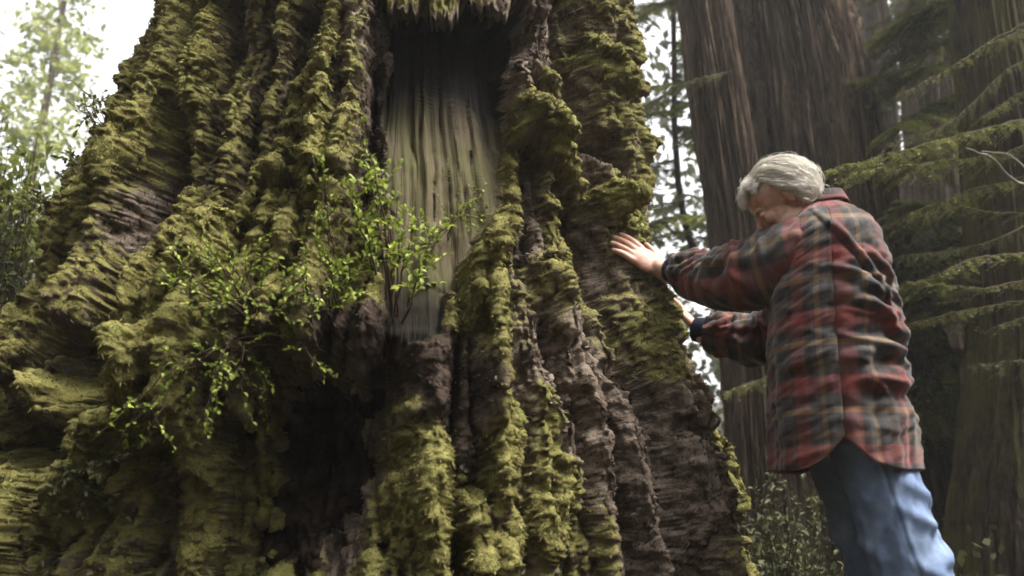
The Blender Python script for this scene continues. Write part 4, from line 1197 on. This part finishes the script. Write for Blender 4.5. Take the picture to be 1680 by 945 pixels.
# --- hair
def build_hair():
    C = npv(hp(-.008, 0, .030)); rad = np.array([.100, .080, .092])
    Bm = np.stack([npv(fh), npv(lh), npv(uh)])
    strands = []
    guides = []
    while len(guides) < 420:
        d = rng.normal(0, 1, 3); d /= np.linalg.norm(d)
        x, y, z = d
        line = -.78 + .0 * x
        if x > .25: line = .52            # forehead
        elif x > -.15: line = -.42 + (x + .15) * 1.9            # temple, over the ear
        if z < line: continue
        guides.append(d)
    def path(d, L, ph, lift):
        pts = []; q = d.copy(); n = 9
        for i in range(n):
            t = i / (n - 1)
            rr = 1.03 + lift * math.sin(min(t * 2.2, 1.57)) + .018 * math.sin(t * 9 + ph)
            pts.append(q * rad * rr)
            x, y, z = q
            if x > .35 and z > .3: f = np.array([.75, .55 * np.sign(y + .35), -.55])
            else: f = np.array([-.62, .18 * np.sign(y) , -.80])
            f = f + .30 * np.array([math.sin(ph + t * 6), math.cos(ph * 1.7 + t * 5), 0])
            f = f - q * f.dot(q); f /= np.linalg.norm(f) + 1e-9
            q = q + f * L / (n - 1) / .09; q /= np.linalg.norm(q)
        P = np.array(pts)
        return P
    V = []; F = []; nv = 0; T = []
    for g in guides:
        ph = rng.uniform(0, 6.28); L = rng.uniform(.055, .105); lift = rng.uniform(.05, .22)
        if g[0] > .35: L *= .36
        tone = rng.uniform(.2, 1)
        G_ = path(g, L, ph, lift)
        for k in range(46):
            off = rng.normal(0, 1, 3) * .0072; tp = np.linspace(1, .45, len(G_))[:, None]
            if k % 11 == 0: off = off * 1.7
            P = G_ + off * tp + rng.normal(0, .0007, G_.shape)
            P = C + P @ Bm
            t = np.gradient(P, axis=0); sd_ = np.cross(t, rng.normal(0, 1, 3)); sd_ /= np.linalg.norm(sd_, axis=1, keepdims=True) + 1e-9
            s2 = np.cross(t, sd_); s2 /= np.linalg.norm(s2, axis=1, keepdims=True) + 1e-9
            wv = np.linspace(.0008, .0003, len(P))[:, None]
            ring = np.stack([P + sd_ * wv, P - sd_ * wv * .5 + s2 * wv * .87, P - sd_ * wv * .5 - s2 * wv * .87], 1)
            i = np.arange(len(P) * 3).reshape(-1, 3) + nv
            F.append(np.stack([i[:-1], np.roll(i[:-1], -1, 1), np.roll(i[1:], -1, 1), i[1:]], -1).reshape(-1, 4)); V.append(ring.reshape(-1, 3)); nv += len(P) * 3
            T.append(np.full(len(P) * 3, np.clip(tone + rng.normal(0, .15), 0, 1)))
    # under layer of hair close to the scalp
    th = np.linspace(0, 2 * np.pi, 49); ph = np.linspace(0, 1, 25)
    TH, PH = np.meshgrid(th, ph)
    cx = np.cos(TH); lim = np.where(cx > .3, np.arccos(.56), np.where(cx > -.1, np.arccos(np.clip(-.12 + (cx + .1) * 1.3, -.1, .44)), np.arccos(-.62)))
    A = PH * lim
    d = np.stack([np.sin(A) * np.cos(TH), np.sin(A) * np.sin(TH), np.cos(A)], -1)
    P = C + (d * rad * (1.045 + .02 * fbm(d[..., 0] * 6, d[..., 1] * 6 + d[..., 2] * 4, 501, 3)[..., None])) @ Bm
    V.append(P.reshape(-1, 3)); F.append(np.array(grid_faces(25, 49)) + nv); T.append(np.full(25 * 49, .25))
    s = NT('blond_grey_hair')
    s.base(s.ramp(s.attr('tint'), [(0, (.32, .27, .21)), (.35, (.62, .57, .49)), (1, (.88, .85, .78))]), .45, .4)
    return mesh_np('hair', np.concatenate(V), np.concatenate(F), s.m, man, attrs={'tint': np.concatenate(T)})
hair = build_hair()
lv = Leaves()
for sg in (-1, 1):
    n = 40; yy = rng.uniform(.014, .050, n); P = np.array([npv(hp(.090 - (y_ - .02) * .45, sg * y_, .020 - abs(y_ - .03) * .25)) for y_ in yy])
    lv.quads(P, np.array([npv(lh * sg * .9 + fh * .4 - uh * .1)]) + rng.normal(0, .3, (n, 3)), np.array([npv(fh)]) + rng.normal(0, .2, (n, 3)), rng.uniform(.008, .014, n), .0016, rng.random(n))
lv.build('eyebrow', bpy.data.materials['blond_grey_hair'], man)

# --- jacket
RT = np.array([(.80, .960, .194, .255), (.95, .963, .192, .250), (1.10, .966, .189, .247), (1.25, .971, .184, .245), (1.35, .976, .174, .244), (1.43, .982, .162, .240),
               (1.49, .988, .145, .228), (1.535, .985, .128, .196), (1.572, .976, .104, .146), (1.60, .966, .086, .104), (1.618, .958, .077, .084)])
def jacket_body():
    n, m = 220, 240
    ph = np.linspace(0, 2 * np.pi, n)                    # 0 = left side (towards the camera), pi/2 = front
    vz = np.linspace(0, 1, m)
    PH, VV = np.meshgrid(ph, vz)
    side = np.abs(np.sin(PH / 1.0 * 1.0 + 0)) ; dq = np.minimum(np.abs(np.sin(PH)), 1)
    hem = .795 + .105 * np.exp(-(dq / .30) ** 1.1) * .97
    hem = hem - .008 * np.cos(2 * PH)
    zz = hem + (1.618 - hem) * VV
    X = np.interp(zz, RT[:, 0], RT[:, 1]); a = np.interp(zz, RT[:, 0], RT[:, 2]); b = np.interp(zz, RT[:, 0], RT[:, 3])
    ex = .86
    cf = np.sign(np.sin(PH)) * np.abs(np.sin(PH)) ** ex; cl = np.sign(np.cos(PH)) * np.abs(np.cos(PH)) ** ex
    arc = PH * .24
    fo = .5 - np.abs(fbm(arc * 4.2 + zz * 2.5, zz * 13 - arc * 2.0, 601, 2))
    fo2 = fbm(arc * 5, zz * 22 + arc * 7, 603, 3)
    back = sst(.2, -.5, np.sin(PH))
    mid = sst(.85, 1.0, zz) * sst(1.50, 1.32, zz)
    vert = fbm(arc * 13, zz * 1.6, 607, 2) * sst(1.25, .85, zz)
    d = (fo - .38) * .044 * (.25 + .75 * back) * mid + fo2 * .010 + vert * .022
    # named folds across the small of the back
    for z0, p0, sl, amp, wd in ((1.30, -.55, .10, .020, .018), (1.23, -.75, .06, .026, .020), (1.12, -.65, -.03, .022, .020), (1.18, -1.2, .02, .016, .016), (1.36, -.9, .12, .016, .018), (1.03, -.9, .04, .014, .022), (1.40, -.35, .25, .018, .015)):
        pp = np.where(PH > np.pi, PH - 2 * np.pi, PH)
        zc = z0 + sl * (pp - p0); amp *= .75; d += amp * np.exp(-((zz - zc) / wd) ** 2) * np.exp(-((pp - p0) / .55) ** 2) - amp * .7 * np.exp(-((zz - zc + wd * 1.8) / wd) ** 2) * np.exp(-((pp - p0) / .5) ** 2)
    pp = np.where(PH > np.pi, PH - 2 * np.pi, PH)
    d -= .007 * np.exp(-(pp / .035) ** 2) * sst(1.4, 1.2, zz)                     # side seam
    d -= .012 * sst(1.56, 1.62, zz)
    A = a + d; B_ = b + d
    x = X + FW.x * A * cf + LF.x * B_ * cl; y = CY + FW.y * A * cf + LF.y * B_ * cl
    co = np.stack([x, y, zz], -1).reshape(-1, 3)
    uv = np.stack([arc, zz], -1).reshape(-1, 2)
    o = mesh_np('jacket', co, grid_faces(m, n), M_PLAID, man, uv=uv)
    sm = o.modifiers.new('cloth', 'SOLIDIFY'); sm.thickness = .004; sm.offset = -1
    t = Tubes(); ring = np.stack([x[0], y[0], zz[0] + .001], -1); t.add(np.vstack([ring]), .0035, .0035, 6); t.build('hem', M_HEMB, o)
    return o
jacket = jacket_body()

def sleeve(S_, E_, W_, radii, seed, tw=0.0, parent=None, folds=1.0, uoff=0):
    S_, E_, W_ = npv(S_), npv(E_), npv(W_)
    ax = curve([S_, S_ * .5 + E_ * .5 + np.array([0, 0, -.008]), E_, E_ * .5 + W_ * .5 + np.array([0, 0, -.012]), W_], 120)
    n = len(ax); k = 84
    T = np.gradient(ax, axis=0); T /= np.linalg.norm(T, axis=1, keepdims=True)
    A = np.cross(T, [0, 0, 1]); A /= np.linalg.norm(A, axis=1, keepdims=True); B = np.cross(A, T)
    t = np.linspace(0, 1, n); r = np.interp(t, np.linspace(0, 1, len(radii)), radii)
    ang = np.linspace(0, 2 * np.pi, k)
    AN, TT_ = np.meshgrid(ang, t)
    L = np.linalg.norm(np.diff(ax, axis=0), axis=1).sum()
    s_ = TT_ * L
    cx, cy = np.cos(AN), np.sin(AN)
    fo = .45 - np.abs(fbm(s_ * 11 + cx * .8 + seed, cy * 1.1 + s_ * 3 + cx * .5, seed, 2))
    env = .35 + .65 * np.exp(-((TT_ - .52) / .2) ** 2) + .7 * np.exp(-((TT_ - .88) / .10) ** 2)
    d = (fo - .22) * .050 * env * folds + fbm(s_ * 22 + cx, cy * 2 + cx * 2, seed + 3, 3) * .006
    for t0, sl, amp, wd in ((.34, .05, .010, .020), (.50, .06, .014, .018), (.57, -.05, .012, .016), (.66, .07, .010, .018), (.80, .05, .010, .016), (.90, -.04, .010, .014)):
        d += amp * folds * np.exp(-((TT_ - t0 - sl * cx) / wd) ** 2) * (.6 + .4 * cy)
    # cloth hangs a little below the arm
    sag = np.where(cy < 0, -cy, 0) * .020 * np.sin(np.pi * np.clip(TT_, 0, 1))
    rr = r[:, None] + d + sag
    P = ax[:, None] + rr[..., None] * (cx[..., None] * A[:, None] + cy[..., None] * B[:, None])
    uv = np.stack([AN * .085 + uoff, s_ + .03], -1).reshape(-1, 2)
    o = mesh_np('sleeve', P.reshape(-1, 3), grid_faces(n, k), M_PLAID, parent, uv=uv)
    sm = o.modifiers.new('cloth', 'SOLIDIFY'); sm.thickness = .004; sm.offset = -1
    d_ = T[-1]
    tb = Tubes(); w0 = ax[-1]
    tb.add([w0 - d_ * .035, w0 - d_ * .01, w0 + d_ * .045, w0 + d_ * .052], np.array([.049, .049, .043, .034]), 0, 24)
    tb.build('cuff', M_NAVY, parent)
    return o
sleeve(NS + Vector((.050, .045, -.012)), NE, NW - (NW - NE).normalized() * .085, [.085, .112, .114, .106, .095, .086, .080, .076, .072, .066, .060], 701, parent=jacket)
sleeve(FS + Vector((-.02, -.05, 0)), FE, FWR - (FWR - FE).normalized() * .03, [.06, .10, .10, .09, .084, .08, .074, .070, .064, .058], 741, parent=jacket, uoff=.05)
# collar: a folded band round the neck
def collar():
    n, m = 90, 14
    ph = np.linspace(0, 2 * np.pi, n); v = np.linspace(0, 1, m); PH, V_ = np.meshgrid(ph, v)
    prof_r = np.interp(V_, [0, .45, .6, 1], [.078, .074, .080, .098]); prof_z = np.interp(V_, [0, .45, .6, 1], [1.60, 1.636, 1.638, 1.598])
    tilt = -.020 * np.sin(PH)
    rr = prof_r * (1 + .12 * np.abs(np.cos(PH))) + fbm(PH * 2, V_ * 2, 801, 2) * .004
    x = .958 + FW.x * rr * np.sin(PH) + LF.x * rr * np.cos(PH); y = CY + .0 + FW.y * rr * np.sin(PH) + LF.y * rr * np.cos(PH)
    o = mesh_np('collar', np.stack([x, y, prof_z + tilt], -1).reshape(-1, 3), grid_faces(m, n), M_PLAID, jacket, uv=np.stack([PH * .1, V_ * .09], -1).reshape(-1, 2))
    sm = o.modifiers.new('cloth', 'SOLIDIFY'); sm.thickness = .004
collar()

# --- jeans
def trouser():
    V = []; F = []; UV = []; SE = []; nv = 0
    for (h, k, a, sg) in ((NH, NK, NA, 1), (FHp, FK, FA, -1)):
        top = npv(h) + np.array([-.005, 0, .08]); ax = curve([top, npv(h), npv(k), npv(a) + np.array([0, 0, -.03])], 140)
        n = len(ax); kk = 90; t = np.linspace(0, 1, n); ang = np.linspace(0, 2 * np.pi, kk)
        AN, T_ = np.meshgrid(ang, t)
        ra = np.interp(t, [0, .12, .3, .52, .75, 1], [.108, .114, .108, .092, .092, .105]); rb = np.interp(t, [0, .12, .3, .52, .75, 1], [.118, .115, .108, .092, .088, .098])
        zz = ax[:, 2][:, None] + 0 * AN
        d = (.4 - np.abs(fbm(np.cos(AN) * 1.4 + zz * 2, zz * 9 + np.sin(AN) * 1.5, 901 + sg, 2))) * .024 + fbm(AN * 3, zz * 24, 905, 3) * .004
        for z0, ph0, amp, wd, sl in ((.74, -1.2, .014, .022, .04), (.66, -1.0, .016, .020, .05), (.58, -1.3, .018, .022, -.03), (.52, -.9, .016, .018, .05), (.60, 1.2, .010, .02, .04), (.45, -1.0, .016, .02, 0)):
            pp = np.where(AN > np.pi, AN - 2 * np.pi, AN)
            d += amp * np.exp(-((zz - z0 - sl * (pp - ph0)) / wd) ** 2) * np.exp(-((pp - ph0) / .7) ** 2)
        pp = np.where(AN > np.pi, AN - 2 * np.pi, AN) + .18
        seam = np.exp(-((pp - .035) / .022) ** 2) + .6 * np.exp(-((pp + .02) / .02) ** 2)
        d += .003 * np.exp(-(pp / .05) ** 2)
        A_ = ra[:, None] + d; B_ = rb[:, None] + d
        x = ax[:, 0][:, None] + FW.x * A_ * np.sin(AN) + LF.x * B_ * np.cos(AN) * 1; y = ax[:, 1][:, None] + FW.y * A_ * np.sin(AN) + LF.y * B_ * np.cos(AN)
        V.append(np.stack([x, y, zz], -1).reshape(-1, 3)); F.append(np.array(grid_faces(n, kk)) + nv); nv += n * kk
        UV.append(np.stack([AN * .1, zz], -1).reshape(-1, 2)); SE.append((np.clip(seam, 0, 1) * (1 if sg > 0 else 0) * .8).ravel())
    return mesh_np('jeans', np.concatenate(V), np.concatenate(F), M_DEN, man, attrs={'seam': np.concatenate(SE)}, uv=np.concatenate(UV))
trouser()
M_BOOT = NT('boot_leather').base((.06, .035, .02), .6, .3).m
for a in (NA, FA):
    bb = Blob(); g = Vector((a.x, a.y, 0))
    bb.cap(g + UPV * .12, g + UPV * .05, .05, .05); bb.cap(g + UPV * .045 - FW * .03, g + UPV * .045 + FW * .15, .042, .040); bb.ell(g + FW * .16 + UPV * .045, (.06, .048, .042), Matrix((FW, LF, UPV)).transposed())
    bb.ell(g + FW * .06 + UPV * .014, (.155, .05, .014), Matrix((FW, LF, UPV)).transposed())
    o = bb.build('shoe', M_BOOT, .006, None, 3); o.parent = man; o.location = -FOOT
# ------------------------------------------------------------------ haze
hv = NT('haze_air')
hv.t.nodes.remove(hv.b)
pv = hv.n('ShaderNodeVolumePrincipled'); pv.inputs['Color'].default_value = (.95, .96, .94, 1); pv.inputs['Density'].default_value = .0026; pv.inputs['Anisotropy'].default_value = .3
hv.l(pv.outputs[0], hv.out.inputs['Volume'])
b = [(x, y, z) for x in (-160, 160) for y in (-160, 160) for z in (-2, 32)]
hz = mesh_np('haze', b, [(0, 1, 3, 2), (4, 6, 7, 5), (0, 4, 5, 1), (2, 3, 7, 6), (0, 2, 6, 4), (1, 5, 7, 3)], hv.m, smooth=False)
tag(hz, 'thin pale forest mist', kind='stuff')
